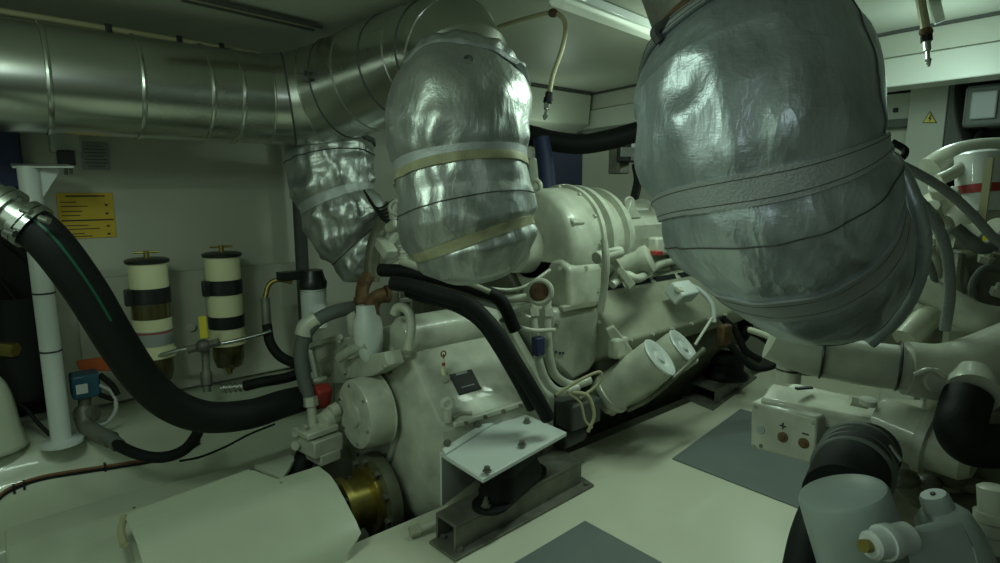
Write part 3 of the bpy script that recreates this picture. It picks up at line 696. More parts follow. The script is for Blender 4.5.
def racor(base, label, band2):
    t = thing('fuel_filter', base, label, 'fuel filter', 'cylindrical fuel filters on the port wall'); z = V((0, 0, 1)); b = V(base)
    obj('bowl', MB().lathe(b-z*.075, z, [(0, .03), (.01, .062), (.05, .074), (.135, .076)], 32), M['bowl'], t, label='dark amber sediment bowl')
    obj('drain_valve', MB().lathe(b-z*.11, z, [(0, .012), (.02, .012), (.022, .02), (.036, .022)], 12), M['brass'], t)
    obj('lower_ring', MB().lathe(b+z*.05, z, [(0, .07), (0, .088), (.03, .088), (.032, .083)], 40), M['cream'], t)
    obj('body', MB().lathe(b+z*.075, z, [(0, .081), (.415, .081)], 48), M['cream'], t)
    obj('clamp_band', MB().lathe(b+z*.305, z, [(0, .08), (0, .086), (.072, .086), (.072, .08)], 48), M['blackp'], t)
    if band2: obj('clamp_band', MB().lathe(b+z*.135, z, [(0, .08), (0, .085), (.062, .085), (.062, .08)], 48), M['blackp'], t)
    else:
        obj('label_band', MB().lathe(b+z*.11, z, [(0, .08), (0, .0835), (.07, .0835), (.07, .08)], 48), M['glabel'], t, label='grey printed label band')
        obj('clear_band', MB().lathe(b+z*.235, z, [(0, .0795), (0, .0825), (.068, .0825), (.068, .08)], 48), M['bowl'], t)
        obj('label_stripe', MB().lathe(b+z*.168, z, [(0, .0795), (0, .0839), (.007, .0839), (.007, .08)], 48), M['red'], t)
    obj('clamp_lug', MB().box(b+V((-.088, -.02, .34)), (.035, .04, .075)), M['blackp'], t, bevel=.005)
    obj('lid', MB().lathe(b+z*.49, z, [(0, .08), (0, .090), (.014, .092), (.02, .08), (.024, .03)], 48), M['blackp'], t)
    obj('tee_handle', MB().cyl(b+z*.505, b+z*.545, .012, n=12).cyl(b+z*.538-V((.05, -.01, 0)), b+z*.538+V((.05, -.01, 0)), .0055, n=10), M['brass'], t)
    obj('mount_plate', MB().box(b+V((0, .10, .3)), (.12, .06, .25)), M['wall'], t, bevel=.004)
    return t
f1 = at(163, 388, Y=3.14); racor(V((.567, 3.12, .47)), 'cream cylindrical fuel filter with printed label band, the left one', False)
racor(V((.892, 3.12, .475)), 'cream cylindrical fuel filter with two black bands, the right one', True)
# manifold pipe with lever
t = thing('fuel_manifold', (.72, 3.0, .6), 'horizontal fuel pipe with yellow lever valve across both fuel filters', 'pipe')
obj('pipe', MB().tube([at(150, 358, 2.75), at(180, 350, 2.76), at(202, 346, 2.78), at(230, 342, 2.82), at(262, 334, 2.88), at(271, 331, 2.9)], .010, n=12), M['metal'], t)
obj('valve_body', MB().ball(at(203, 346, 2.74), .032).cyl(at(188, 350, 2.74), at(219, 342, 2.76), .019, n=6), M['steel'], t)
obj('lever', MB().prism([at(198, 317, 2.70), at(205, 316, 2.70), at(208, 338, 2.70), at(200, 339, 2.70)], (.008, .008, 0)), M['ylw'], t, bevel=.002, label='yellow lever')
obj('down_pipe', MB().tube([at(205, 348, 2.78), at(206, 365, 2.78), at(207, 392, 2.76)], .018, n=12).cyl(at(206, 372, 2.78), at(207, 386, 2.76), .025, n=12), M['steel'], t)
obj('gauge', MB().cyl(at(191, 327, 2.75), at(193, 328, 2.80), .02, n=20), M['steel'], t)
t = thing('hose_fitting', at(232, 388, 2.7), 'bright metal hose fitting below the right fuel filter', 'fitting')
obj('fitting', MB().cyl(at(222, 388, 2.7), at(246, 386, 2.7), .021, n=20), M['metal'], t)
for k in range(4): obj('ring', MB().torus(at(226+5*k, 388-.4*k, 2.7), at(246, 386, 2.7)-at(222, 388, 2.7), .021, .003, 20), M['metal'], t)
obj('hose', MB().tube([at(245, 386, 2.7), at(262, 382, 2.7), at(285, 378, 2.75), at(305, 372, 2.8)], .024, n=14), M['black'], t)
t = thing('fuel_hose', at(268, 300, 2.95), 'curved brass elbow and black hose right of the fuel filters', 'hose')
obj('elbow', MB().tube([at(292, 282, 2.98), at(278, 280, 2.97), at(269, 285, 2.96), at(265, 298, 2.95)], .012, n=12), M['brass'], t)
obj('ferrule', MB().cyl(at(265, 298, 2.95), at(267, 326, 2.94), .022, n=14), M['steel'], t)
obj('hose', MB().tube([at(267, 325, 2.94), at(270, 342, 2.92), at(280, 356, 2.9), at(296, 364, 2.88)], .024, n=14), M['black'], t)
# small grey/white filter canister behind
t = thing('spin_on_filter', at(314, 330, 2.95), 'pale spin-on filter canister with black head beneath the smallest blanket', 'filter')
pa, pb = at(315, 330, 2.98), at(313, 288, 2.98)
obj('canister', MB().lathe(pa, pb-pa, [(0, .04), (.01, .06), (.2, .062)], 28), M['white'], t)
obj('head', MB().lathe(pb+V((0, 0, .0)), V((0, 0, 1)), [(0, .066), (.03, .07), (.05, .06), (.09, .05)], 24).box(pb+V((-.06, .02, .07)), (.2, .06, .04)), M['blackp'], t)
m = MB()
for k in range(4): m.torus(pb-V((0, 0, .01+.012*k)), (0, 0, 1), .0625, .002, 28)
obj('ribs', m, M['ghose'], t)

# pole
t = thing('support_pole', (.2, 2.95, .27), 'white painted steel support pole with flat bracket top at far left', 'pole')
pb_ = at(62, 443, Z=.272); pt_ = V((pb_.x-.0, pb_.y, at(26, 166, Y=pb_.y).z)); pt_.x = at(28, 166, Y=pb_.y).x
obj('tube', MB().cyl(pb_, pt_, .036, n=32), M['white'], t)
obj('foot_flange', MB().lathe(pb_-V((0, 0, .0)), V((0, 0, 1)), [(0, .075), (.012, .075), (.016, .05), (.02, .037)], 36), M['white'], t)
obj('top_plate', MB().prism([at(10, 163, 2.4), at(68, 164, 2.4), at(74, 166, 2.25), at(12, 166, 2.25)], (0, 0, -.008)), M['white'], t, bevel=.002)
obj('gusset', MB().prism([pt_+V((.03, -.01, -.01)), pt_+V((.10, -.01, -.01)), pt_+V((.033, -.01, -.12))], (0, .012, 0)), M['white'], t)
for f_ in (.35, .56): 
    p = pb_.lerp(pt_, 1-f_ if False else f_); obj('zip_tie', MB().torus(p, pt_-pb_, .037, .0035, 32), M['blackp'], t)
for (x, y) in ((66, 171), (71, 170)):
    obj('bolt', MB().cyl(at(x, y-3, 2.33), at(x, y+4, 2.33), .006, n=8), M['steel'], t)
t = thing('wall_sensor', at(63, 140, 2.75), 'grey sensor box with black base hanging under the duct above the pole', 'sensor')
obj('housing', MB().box(at(65, 143, 2.55), (.11, .08, .085)), M['beam'], t, bevel=.012, seg=3)
obj('base', MB().box(at(66, 158, 2.52), (.06, .06, .06)), M['blackp'], t, bevel=.004)
# things left edge
o = obj('door_edge', MB().box((.06, 3.28, 1.55), (.22, .05, .5)), M['navy'], bevel=.01); tag(o, 'dark blue padded panel at the far left edge behind the pole', 'panel')
t = thing('cable_loop', at(20, 135, 2.9), 'two black vertical cables beside the pole top', 'cable')
for x in (10, 18): obj('cable', MB().tube([at(x, 128, 2.7), at(x+1, 145, 2.7), at(x+3, 163, 2.7)], .010, n=8), M['black'], t)
# left equipment dark
t = thing('pump_unit', at(12, 400, 2.45), 'dark brown pump unit at the far left behind the pole', 'pump')
mm = MB().box(at(8, 350, 2.55), (.26, .16, .2)).cyl(at(-20, 345, 2.5), at(30, 345, 2.55), .06)
obj('body', mm, M['grime'], t, bevel=.01)
obj('motor', MB().cyl(at(15, 300, 2.55), at(22, 400, 2.55), .10), M['black'], t)
obj('fitting', MB().cyl(at(-5, 348, 2.45), at(16, 350, 2.45), .03, n=6), M['brass'], t)
obj('pipes', MB().tube([at(0, 280, 2.55), at(25, 310, 2.55), at(45, 330, 2.55), at(50, 400, 2.55)], .012).tube([at(0, 410, 2.45), at(20, 405, 2.45), at(40, 425, 2.45), at(50, 435, 2.45)], .008).tube([at(5, 240, 2.55), at(30, 260, 2.55), at(48, 300, 2.55)], .02), M['black'], t)
t = thing('wall_cabinet', at(12, 270, 3.1), 'dark recessed equipment rack at the far left edge behind the big hose', 'rack')
obj('back_panel', MB().box((.02, 3.30, .85), (.38, .02, 1.1)), M['black'], t)
obj('rail', MB().box(at(50, 270, 3.0), (.02, .03, .5)), M['seam'], t)
t = thing('hull_casting', at(10, 460, Z=.27), 'pale rounded casting on the ledge at the far left edge', 'casting')
c = at(-8, 452, Z=.27)
obj('body', MB().lathe(c, V((0, 0, 1)), [(0, .13), (.02, .115), (.10, .10), (.14, .095), (.24, .085), (.30, .06), (.33, .02)], 28), M['wall2'], t, sub=1)
# blue actuator and orange lever
t = thing('drain_valve_unit', at(90, 425, 2.5), 'blue capped valve with metal body standing on the ledge right of the pole', 'valve')
obj('actuator', MB().box(at(85, 384, 2.55), (.10, .10, .10)), M['blue'], t, bevel=.008, label='blue actuator housing')
obj('label_sticker', MB().box(at(82, 389, 2.48), (.04, .004, .04)), M['label'], t)
obj('stem', MB().cyl(at(84, 412, 2.55), at(85, 396, 2.55), .024, n=14).cyl(at(78, 414, 2.55), at(96, 413, 2.55), .034, n=14), M['steel'], t)
obj('body', MB().tube([at(84, 408, 2.55), at(86, 425, 2.53), at(98, 434, 2.5), at(112, 440, 2.48)], .034, n=16), M['steel'], t)
t = thing('lever_handle', at(92, 365, 2.6), 'orange red lever handle above the blue valve cap', 'handle')
obj('grip', MB().prism([at(75, 362, 2.6), at(110, 357, 2.6), at(122, 372, 2.6), at(80, 371, 2.6)], (.01, .03, 0)), M['orange'], t, bevel=.006)
t = thing('white_wire', at(115, 390, 2.6), 'thin pale wire looping beside the blue valve', 'wire')
obj('wire', MB().tube([at(100, 385, 2.55), at(112, 392, 2.55), at(116, 408, 2.55), at(108, 422, 2.55), at(96, 426, 2.55)], .008), M['label'], t)
t = thing('black_cable', at(105, 375, 2.6), 'short black cable tangle right of the blue valve', 'cable')
obj('cable', MB().tube([at(100, 375, 2.55), at(112, 385, 2.55), at(118, 395, 2.55)], .012).tube([at(100, 395, 2.55), at(115, 400, 2.55)], .010, smooth=2), M['black'], t)
# black hose from blue valve
t = thing('drain_hose', at(150, 450, 2.4), 'thin black hose running along the ledge from the blue capped valve', 'hose')
obj('hose', MB().tube([at(108, 438, 2.48), at(125, 449, 2.44), at(145, 456, 2.42), at(165, 457, 2.42), at(184, 450, 2.43), at(196, 436, 2.45), at(202, 420, 2.50)], .022, n=16), M['black'], t)
obj('sleeve', MB().tube([at(105, 436, 2.48), at(113, 441, 2.47), at(119, 446, 2.46)], .027, n=16), M['ghose'], t)
# brown cable along the ledge
t = thing('brown_cable', at(100, 470, 2.4), 'thin brown cable run with black ties along the face of the ledge', 'cable')
pts = [(-5, 500), (10, 488), (40, 477), (80, 470), (120, 464), (160, 457), (185, 449), (200, 440)]
def ledge(x, y, lift=.006):
    d = ray(x, y); D = 1.6
    def h(yy):
        pr = sorted(prof[1:-2])
        for (a, za), (b, zb) in zip(pr, pr[1:]):
            if a <= yy <= b: return za+(zb-za)*(yy-a)/(b-a)
        return .27 if yy > 3 else .04
    while D < 4:
        p = EYE+d*D
        if p.z < h(p.y): break
        D += .004
    return p-d*lift
obj('cable', MB().tube([ledge(x, y) for x, y in pts], .006, n=8, smooth=4), M['copper'], t)
obj('cable', MB().tube([ledge(x, y+3) for x, y in pts], .005, n=8, smooth=4), M['black'], t)
for x, y in ((14, 488), (24, 484), (105, 466)): obj('cable_tie', MB().box(ledge(x, y+1), (.008, .02, .035)), M['blackp'], t)
t = thing('thin_cable', at(230, 440, Z=.1), 'thin black cable hanging toward the control valve above the hull slope', 'cable')
obj('cable', MB().tube([at(180, 461, 2.5), at(200, 457, 2.5), at(225, 447, 2.55), at(250, 434, 2.6), at(275, 424, 2.65)], .005, n=8), M['black'], t)

# ------------------------------------------------------------------ big black hose
BH = thing('suction_hose', at(180, 405, 2.2), 'thick black rubber hose with green stripe sweeping across the left side', 'hose')
hp = [(28, 222, 1.72), (54, 247, 1.74), (87, 292, 1.82), (116, 340, 1.92), (143, 379, 2.03), (172, 405, 2.13), (208, 417, 2.24), (250, 414, 2.37), (282, 404, 2.52), (300, 399, 2.72), (310, 396, 2.92)]
H3 = [at(*q) for q in hp]
obj('hose', MB().tube(H3, .0585, n=32, smooth=10), M['black'], BH)
# stripe on the hose surface facing the room
P_ = crom(H3, 10); st = MB(); rs_ = []
for i in range(0, 26):
    p = P_[i]; tt = (P_[i+1]-P_[i]).normalized(); tow = (EYE-p).normalized(); s_ = tt.cross(tow).normalized(); o_ = s_.cross(tt)
    rs_.append([p+(o_*math.cos(a)+s_*math.sin(a))*r_ for a, r_ in ((-.32, .0575), (-.32, .0592), (-.20, .0592), (-.20, .0575))])
obj('stripe', st.rings(rs_), M['green'], BH, label='green stripe')
t = thing('hose_joint', at(10, 215, 1.7), 'bright metal pipe joint with worm clamps at the upper end of the thick hose', 'pipe joint')
ja, jb = at(-25, 190, 1.68), at(36, 229, 1.72)
dj = jb-ja; L_ = dj.length
obj('pipe', MB().cyl(ja-dj*2.2, jb, .052, n=32), M['metal'], t)
for f_, r_ in ((.40, .064), (.52, .066), (.80, .066), (.93, .068)):
    obj('clamp', MB().lathe(ja+dj*(f_-.05), dj, [(0, .05), (0, r_), (.018, r_), (.018, .05)], 36), M['metal'], t)
for (x, y) in ((44, 219), (10, 232), (26, 210)):
    obj('clamp_screw', MB().cyl(at(x-4, y-1, 1.64), at(x+5, y+2, 1.64), .010, n=12), M['metal'], t)

# ------------------------------------------------------------------ port engine
EN = thing('marine_engine', (3.0, 2.5, 0), 'pale painted port marine engine behind the gearbox', 'engine')
# crankcase / block profile
blk = [(1.98, .10), (1.86, .30), (1.93, .52), (2.05, .62), (2.95, .62), (3.05, .3), (2.95, .05), (2.5, -.15), (2.1, -.1)]
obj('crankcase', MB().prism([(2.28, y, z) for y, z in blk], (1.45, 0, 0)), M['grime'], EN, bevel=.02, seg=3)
hd = [(1.78, .50), (1.74, .56), (1.90, .80), (2.14, .86), (2.25, .70), (2.05, .48), (1.9, .42)]
obj('cylinder_bank', MB().prism([(2.25, y, z) for y, z in hd], (1.50, 0, 0)), M['paint2'], EN, bevel=.015, seg=3)
# upper edge step line
m = MB()
for k in range(6):
    x = 2.36+k*.235
    obj('valve_cover', MB().prism([(x, 1.96, .82), (x, 2.02, .96), (x, 2.20, 1.02), (x, 2.34, .92), (x, 2.24, .78)], (.205, 0, 0)), M['paint'], EN, bevel=.02, seg=3)
    obj('cover_cap', MB().cyl((x+.10, 2.06, .95), (x+.10, 2.03, 1.02), .026, n=16), M['paint'], EN)
obj('charge_pipe', MB().tube([(2.3, 2.30, 1.13), (2.6, 2.28, 1.13), (3.2, 2.28, 1.12), (3.7, 2.3, 1.1)], .085, n=24), M['paint'], EN)
for k in range(4):
    x = 2.55+k*.3; obj('pipe_flange', MB().cyl((x, 2.285, 1.13), (x+.025, 2.285, 1.13), .10, n=28), M['paint'], EN)
obj('rear_manifold', MB().box((3.0, 2.55, .95), (1.4, .3, .5)), M['paint2'], EN, bevel=.05, seg=4)
for k in range(6):
    x = 2.30+k*.24; obj('gasket_gap', MB().prism([(x, 1.890, .790), (x, 1.905, .815), (x, 1.92, .81), (x, 1.905, .785)], (.19, 0, 0)), M['black'], EN, label='dark gap under valve cover')
obj('air_manifold', MB().prism([(2.50, y, z) for y, z in [(1.93, .92), (1.93, 1.10), (1.97, 1.15), (2.16, 1.17), (2.2, .92)]], (.62, 0, 0)), M['paint'], EN, bevel=.02, seg=3)
obj('manifold_rib', MB().prism([(2.48, y, z) for y, z in [(1.92, .94), (1.92, 1.03), (1.915, 1.03), (1.915, .94)]], (.6, 0, 0)), M['paint2'], EN)
obj('manifold_lug', MB().prism([(2.56, 1.95, 1.14), (2.70, 1.95, 1.14), (2.61, 1.95, 1.24)], (0, .03, 0)), M['paint'], EN, bevel=.004)
for x in (2.62, 2.95, 3.3): obj('lifting_ring', MB().torus((x+.1, 2.05, 1.22), (.5, 1, 0), .024, .010, 20), M['paint'], EN)
for x in (2.72, 3.05): obj('riser_cap', MB().lathe((x, 2.10, 1.15), V((0, 0, 1)), [(0, .04), (.05, .04), (.06, .03), (.07, .03)], 20), M['paint'], EN)
obj('rear_backdrop', MB().prism([(1.98, y, z) for y, z in [(2.15, .1), (2.15, .80), (2.25, .93), (2.85, .93), (3.0, .7), (3.0, .1)]], (.25, 0, 0)), M['grime'], EN, bevel=.02, seg=3)  # dark box added as a shaded backdrop behind the hoses
# big bell housing at the aft end
bc = V((2.10, 1.99, .965))
bc = V((2.04, 2.11, 1.03))
obj('turbo_housing', MB().lathe(bc, X1, [(-.02, .10), (-.02, .17), (-.01, .20), (.0, .235), (.015, .255), (.04, .265), (.20, .270), (.22, .26)], 64), M['paint'], EN)
obj('turbo_rim', MB().lathe(bc+X1*.20, X1, [(0, .26), (0, .285), (.02, .288), (.028, .26)], 64), M['paint'], EN)
obj('turbo_rim', MB().lathe(bc+X1*.28, X1, [(0, .23), (0, .28), (.03, .282), (.04, .23)], 64), M['paint'], EN)
obj('turbo_body', MB().lathe(bc+X1*.21, X1, [(0, .24), (.30, .235), (.33, .18)], 48), M['paint'], EN)
obj('turbo_rim', MB().lathe(bc+X1*.42, X1, [(0, .22), (0, .27), (.03, .27), (.04, .22)], 64), M['paint'], EN)
for k in range(12):
    a = 2*PI*k/12; obj('bolt', MB().lathe(bc+V((.19, math.cos(a)*.272, math.sin(a)*.272)), -X1, [(0, .010), (.014, .010)], 6), M['paint'], EN)
obj('turbo_inlet', MB().lathe(bc+V((-.1, .03, -.02)), X1, [(0, .10), (0, .12), (.10, .13)], 40), M['paint'], EN)
obj('lifting_lug', MB().torus(bc+V((.02, -.0, .275)), (1, .2, 0), .028, .012, 20), M['paint'], EN)
obj('cast_step', MB().box(bc+V((.06, -.22, .10)), (.08, .05, .06), Matrix.Rotation(.5, 3, 'X')), M['paint'], EN, bevel=.008)
obj('mid_flange', MB().cyl(at(596, 258, 2.62), at(620, 252, 2.72), .028, n=16).box(at(612, 252, 2.68), (.10, .04, .03)), M['paint'], EN, bevel=.004)
# body below
obj('gear_case', MB().prism([(2.02, 1.845, .735), (2.02, 1.845, .93), (2.02, 1.90, .97), (2.02, 2.45, .97), (2.02, 2.45, .735)], (.24, 0, 0)), M['paint'], EN, bevel=.02, seg=3)
sp = [at(552, 310, Y=1.86), at(603, 305, Y=1.86), at(607, 345, Y=1.86), at(590, 372, Y=1.86), at(572, 382, Y=1.86), at(553, 362, Y=1.86)]
obj('starter_cover', MB().prism(sp, (0, .32, 0)), M['paint'], EN, bevel=.02, seg=3)
obj('toe_pad', MB().box(at(573, 384, Y=1.90), (.06, .06, .06)), M['paint'], EN, bevel=.01)
for x, y in ((556, 352), (560, 353), (563, 353)): obj('hole', MB().cyl(at(x, y, Y=1.862), at(x, y, Y=1.852), .006, n=10), M['seam'], EN)
obj('ledge_strip', MB().box(at(578, 306, Y=1.86), (.24, .03, .03)), M['paint2'], EN, bevel=.006)
# angular strut plates
obj('strut', MB().prism([at(610, 262, 2.72), at(617, 260, 2.72), at(636, 284, 2.75), at(630, 290, 2.75)], (.02, .03, 0)), M['paint'], EN, bevel=.004)
obj('strut', MB().prism([at(606, 330, 2.8), at(614, 326, 2.8), at(634, 352, 2.85), at(620, 362, 2.85)], (.03, .03, 0)), M['paint'], EN, bevel=.006)
obj('bracket', MB().box(at(618, 347, 2.85), (.10, .06, .10)), M['paint'], EN, bevel=.015)
# ports and lumps between
for k in range(6):
    x = 2.42+k*.22; obj('inlet_branch', MB().tube([(x, 2.12, .86), (x, 2.05, .80), (x+.01, 1.98, .79)], .035, n=14), M['paint2'], EN)
for k in range(8):
    x = 2.34+k*.18; obj('bolt', MB().cyl((x, 1.735, .565), (x, 1.72, .57), .009, n=6), M['paint'], EN)
obj('front_pad', MB().box(at(682, 292, 3.2), (.16, .10, .08), Matrix.Rotation(.7, 3, 'X')), M['white'], EN, bevel=.01)
obj('front_pad_cap', MB().lathe(at(679, 290, 3.14), V((0, -.5, .85)), [(0, .028), (.012, .022)], 16), M['paint2'], EN)
obj('red_marker', MB().box(at(656, 253, 2.95), (.05, .05, .022)), M['red'], EN, bevel=.004, label='red marker')
obj('sensor_block', MB().box(at(656, 246, 2.98), (.07, .06, .09)), M['paint'], EN, bevel=.012)
obj('thermostat', MB().lathe(at(640, 262, 2.95), V((.4, -.8, .4)), [(-.10, .06), (0, .06), (.02, .07), (.05, .07), (.06, .05)], 24), M['paint'], EN)
obj('bypass_pipe', MB().tube([at(612, 285, 2.75), at(626, 275, 2.8), at(640, 278, 2.85), (2.9, 1.93, .88), (3.4, 1.93, .88)], .020, n=12), M['paint'], EN)
obj('elbow_pipe', MB().tube([at(690, 285, 3.25), at(702, 292, 3.25), at(712, 305, 3.25), at(714, 322, 3.25)], .013, n=14), M['white'], EN)
for (x, y) in ((560, 268), (586, 268), (598, 290), (558, 322), (600, 322)):
    obj('bolt', MB().cyl(at(x, y, Y=1.86), at(x, y, Y=1.843), .011, n=6), M['paint2'], EN)
obj('vertical_pipe', MB().tube([at(604, 240, 2.55), at(606, 262, 2.55), at(604, 290, 2.58), at(600, 312, 2.6)], .016, n=10), M['paint'], EN)
# oil filter canisters on the inboard side
nfil = (rgt*.64+upv*.62-fwd*.45).normalized()
def canister(x, y, D, L=.30, r=.112):
    p = at(x, y, D); b = p-nfil*L
    c = obj('oil_filter', MB().lathe(b, nfil, [(0, r*.9), (.01, r), (.02, r*1.05), (.04, r*1.05), (.045, r), (L-.02, r), (L-.006, r*.97), (L, r*.9)], 48), M['paint'], EN)
    obj('lid', MB().lathe(p-nfil*.004, nfil, [(0, r*.96), (.008, r*1.02), (.014, r*.98), (.012, r*.5), (.006, r*.42), (.006, r*.30), (.016, r*.26), (.018, 0)], 48), M['white'], c)
    obj('clamp_lug', MB().box(p+nfil*.002-upv*r*.8+rgt*r*.5, (.03, .02, .02)), M['seam'], c, bevel=.003)
canister(659, 358, 2.78, L=.33, r=.100); canister(683, 347, 2.98, L=.30, r=.100)
obj('filter_head', MB().box(at(618, 392, 2.98), (.28, .16, .12), Matrix.Rotation(.4, 3, 'X')), M['paint2'], EN, bevel=.03, seg=3)
for k in range(5): obj('drain_boss', MB().ball(at(612+10*k, 410-5*k, 2.95), .028), M['paint2'], EN)
obj('rod', MB().cyl(at(695, 345, 3.1), at(712, 318, 3.15), .008, n=8), M['paint'], EN)
obj('filter_bracket', MB().tube([at(704, 349, 2.95), at(680, 372, 2.85), at(650, 398, 2.8), at(628, 410, 2.85)], .012, n=8), M['grime'], EN)
# vertical cream pipes next to gear case
t = thing('coolant_pipes', at(540, 330, 2.62), 'pair of thin pale vertical pipes with dark clamp beside the black hoses', 'pipe')
obj('pipe', MB().tube([at(531, 300, 2.6), at(534, 330, 2.6), at(539, 362, 2.6), at(547, 382, 2.62), at(560, 392, 2.64), at(578, 388, 2.68)], .020, n=14), M['paint'], t)
obj('pipe', MB().tube([at(547, 300, 2.64), at(547, 330, 2.64), at(550, 360, 2.64), at(556, 376, 2.66), at(572, 385, 2.7), at(590, 380, 2.74)], .020, n=14), M['paint'], t)
obj('clamp', MB().box(at(538, 346, 2.58), (.05, .04, .08)), M['navy'], t, bevel=.006)
obj('nut', MB().cyl(at(532, 308, 2.6), at(533, 316, 2.6), .028, n=6).cyl(at(547, 308, 2.64), at(547, 316, 2.64), .028, n=6), M['paint'], t)
t = thing('wire_loop', at(590, 410, 2.65), 'pale thin wires looping below the vertical pipes', 'wire')
obj('wire', MB().tube([at(572, 392, 2.62), at(588, 396, 2.62), at(594, 415, 2.62), at(588, 432, 2.62)], .008, n=8).tube([at(566, 392, 2.62), at(580, 402, 2.62), at(585, 420, 2.62), at(592, 428, 2.62)], .006, n=8).tube([at(556, 395, 2.6), at(580, 380, 2.62), at(600, 372, 2.64), at(598, 384, 2.64), at(580, 398, 2.62)], .007), M['conduit'], t)
t = thing('drain_plug', at(540, 293, 2.5), 'round brown pipe end cap below the middle silver blanket', 'plug')
obj('ring', MB().torus(at(540, 292, 2.45), fwd+rgt*.2, .046, .012, 32), M['paint'], t)
obj('disc', MB().lathe(at(540, 292, 2.45)-fwd*.006, fwd, [(0, .01), (-.004, .03), (0, .044), (.02, .045)], 32), M['rust'], t)
obj('side_pipe', MB().cyl(at(500, 300, 2.5), at(532, 297, 2.5), .018).cyl(at(505, 312, 2.5), at(530, 305, 2.5), .015), M['paint'], t)
# engine wiring looms right of gearbox
t = thing('wiring_loom', at(585, 290, 2.6), 'pale pipes and cables strung below the middle silver blanket', 'wiring')
obj('cable', MB().tube([at(485, 288, 2.45), at(510, 290, 2.48), at(528, 285, 2.5), at(550, 270, 2.55)], .008).tube([at(470, 300, 2.45), at(500, 308, 2.48), at(530, 318, 2.52)], .010).tube([at(500, 320, 2.5), at(530, 330, 2.55), at(555, 330, 2.6)], .010), M['paint'], t)
# dark underside fill: hoses
def hose(name, pts, r, m_, label, cat='hose', n=14):
    P = [at(*q) for q in pts]; o = obj(name, MB().tube(P, r, n=n), m_); tag(o, label, cat); return o
hose('coolant_hose', [(392, 283, 2.45), (412, 286, 2.42), (440, 295, 2.4), (470, 305, 2.38), (495, 330, 2.36), (515, 362, 2.36), (535, 395, 2.38), (548, 418, 2.42)], .030, M['black'], 'thick black hose curving down behind the bracket plate, the lower one')
hose('coolant_hose', [(408, 292, 2.5), (425, 298, 2.46), (455, 306, 2.44), (480, 322, 2.42), (500, 350, 2.40), (520, 385, 2.42), (532, 408, 2.45)], .024, M['black'], 'black hose curving down the gearbox side, nearest the dipstick')
hose('coolant_hose', [(380, 270, 2.55), (410, 272, 2.5), (445, 280, 2.46), (478, 290, 2.44), (500, 300, 2.46), (515, 330, 2.5)], .028, M['black'], 'black hose directly under the middle silver blanket')
hose('coolant_hose', [(400, 262, 2.5), (430, 272, 2.45), (460, 280, 2.42), (490, 292, 2.42)], .012, M['paint2'], 'thin pale pipe lying on the black hoses under the middle blanket', 'pipe')
# turbo actuator cluster
t = thing('turbo_actuator', at(385, 250, 2.6), 'pale linkage and flanges between the two left silver blankets', 'actuator')
obj('arm', MB().tube([at(399, 200, 2.6), at(394, 215, 2.6), at(400, 228, 2.6), at(392, 240, 2.6), at(384, 256, 2.6)], .022, n=12), M['paint'], t)
obj('flange', MB().box(at(386, 248, 2.58), (.06, .10, .05), Matrix.Rotation(.6, 3, 'X')), M['paint'], t, bevel=.008)
obj('flange', MB().box(at(396, 226, 2.58), (.07, .08, .04), Matrix.Rotation(-.4, 3, 'X')), M['paint'], t, bevel=.008)
obj('ring', MB().torus(at(396, 208, 2.58), fwd, .028, .008, 24), M['paint'], t)
obj('spring', MB().cyl(at(403, 262, 2.6), at(404, 240, 2.6), .018).torus(at(403, 258, 2.6), (0, 0, 1), .02, .005).torus(at(403, 252, 2.6), (0, 0, 1), .02, .005).torus(at(403, 246, 2.6), (0, 0, 1), .02, .005), M['paint'], t)
obj('lower_arm', MB().tube([at(378, 275, 2.55), at(392, 268, 2.55), at(405, 262, 2.55), at(420, 268, 2.55)], .014), M['paint'], t)
t = thing('riser_pipe', at(372, 275, 2.75), 'dark greenish riser pipe behind the pale linkage', 'pipe')
obj('pipe', MB().tube([at(372, 282, 2.75), at(372, 262, 2.75), at(376, 240, 2.75), at(384, 222, 2.78), at(392, 205, 2.8)], .035, n=16), M['grime'], t)
t = thing('cable_bundle', at(370, 215, 2.7), 'dark tangled cables at the right edge of the smallest blanket', 'cable')
m = MB()
for k in range(6):
    m.tube([at(364+2*k, 190+3*k, 2.74), at(371+2*k, 203+3*k, 2.70), at(380+2*k, 208+3*k, 2.70), at(394, 200+4*k, 2.75)], .005, n=6)
obj('cables', m, M['black'], t)
# dark upright cylinder painted as the shade of a vertical gap
o = obj('gap_upright', MB().cyl((1.33, 3.2, 1.93), (1.33, 3.2, .27), .035), M['seam']); tag(o, 'dark upright standing for the shaded vertical gap at the left edge of the smallest blanket', 'pipe')
# added dark filler, its colour standing for the shade low under the engine
t = thing('shade_filler', at(560, 430, 2.7), 'dark filler body painted as the shade low behind the bracket plate', 'pump')
obj('body', MB().cyl(at(558, 440, 2.75), at(580, 430, 2.85), .05).box(at(575, 410, 2.8), (.2, .15, .12)), M['seam'], t, bevel=.01)

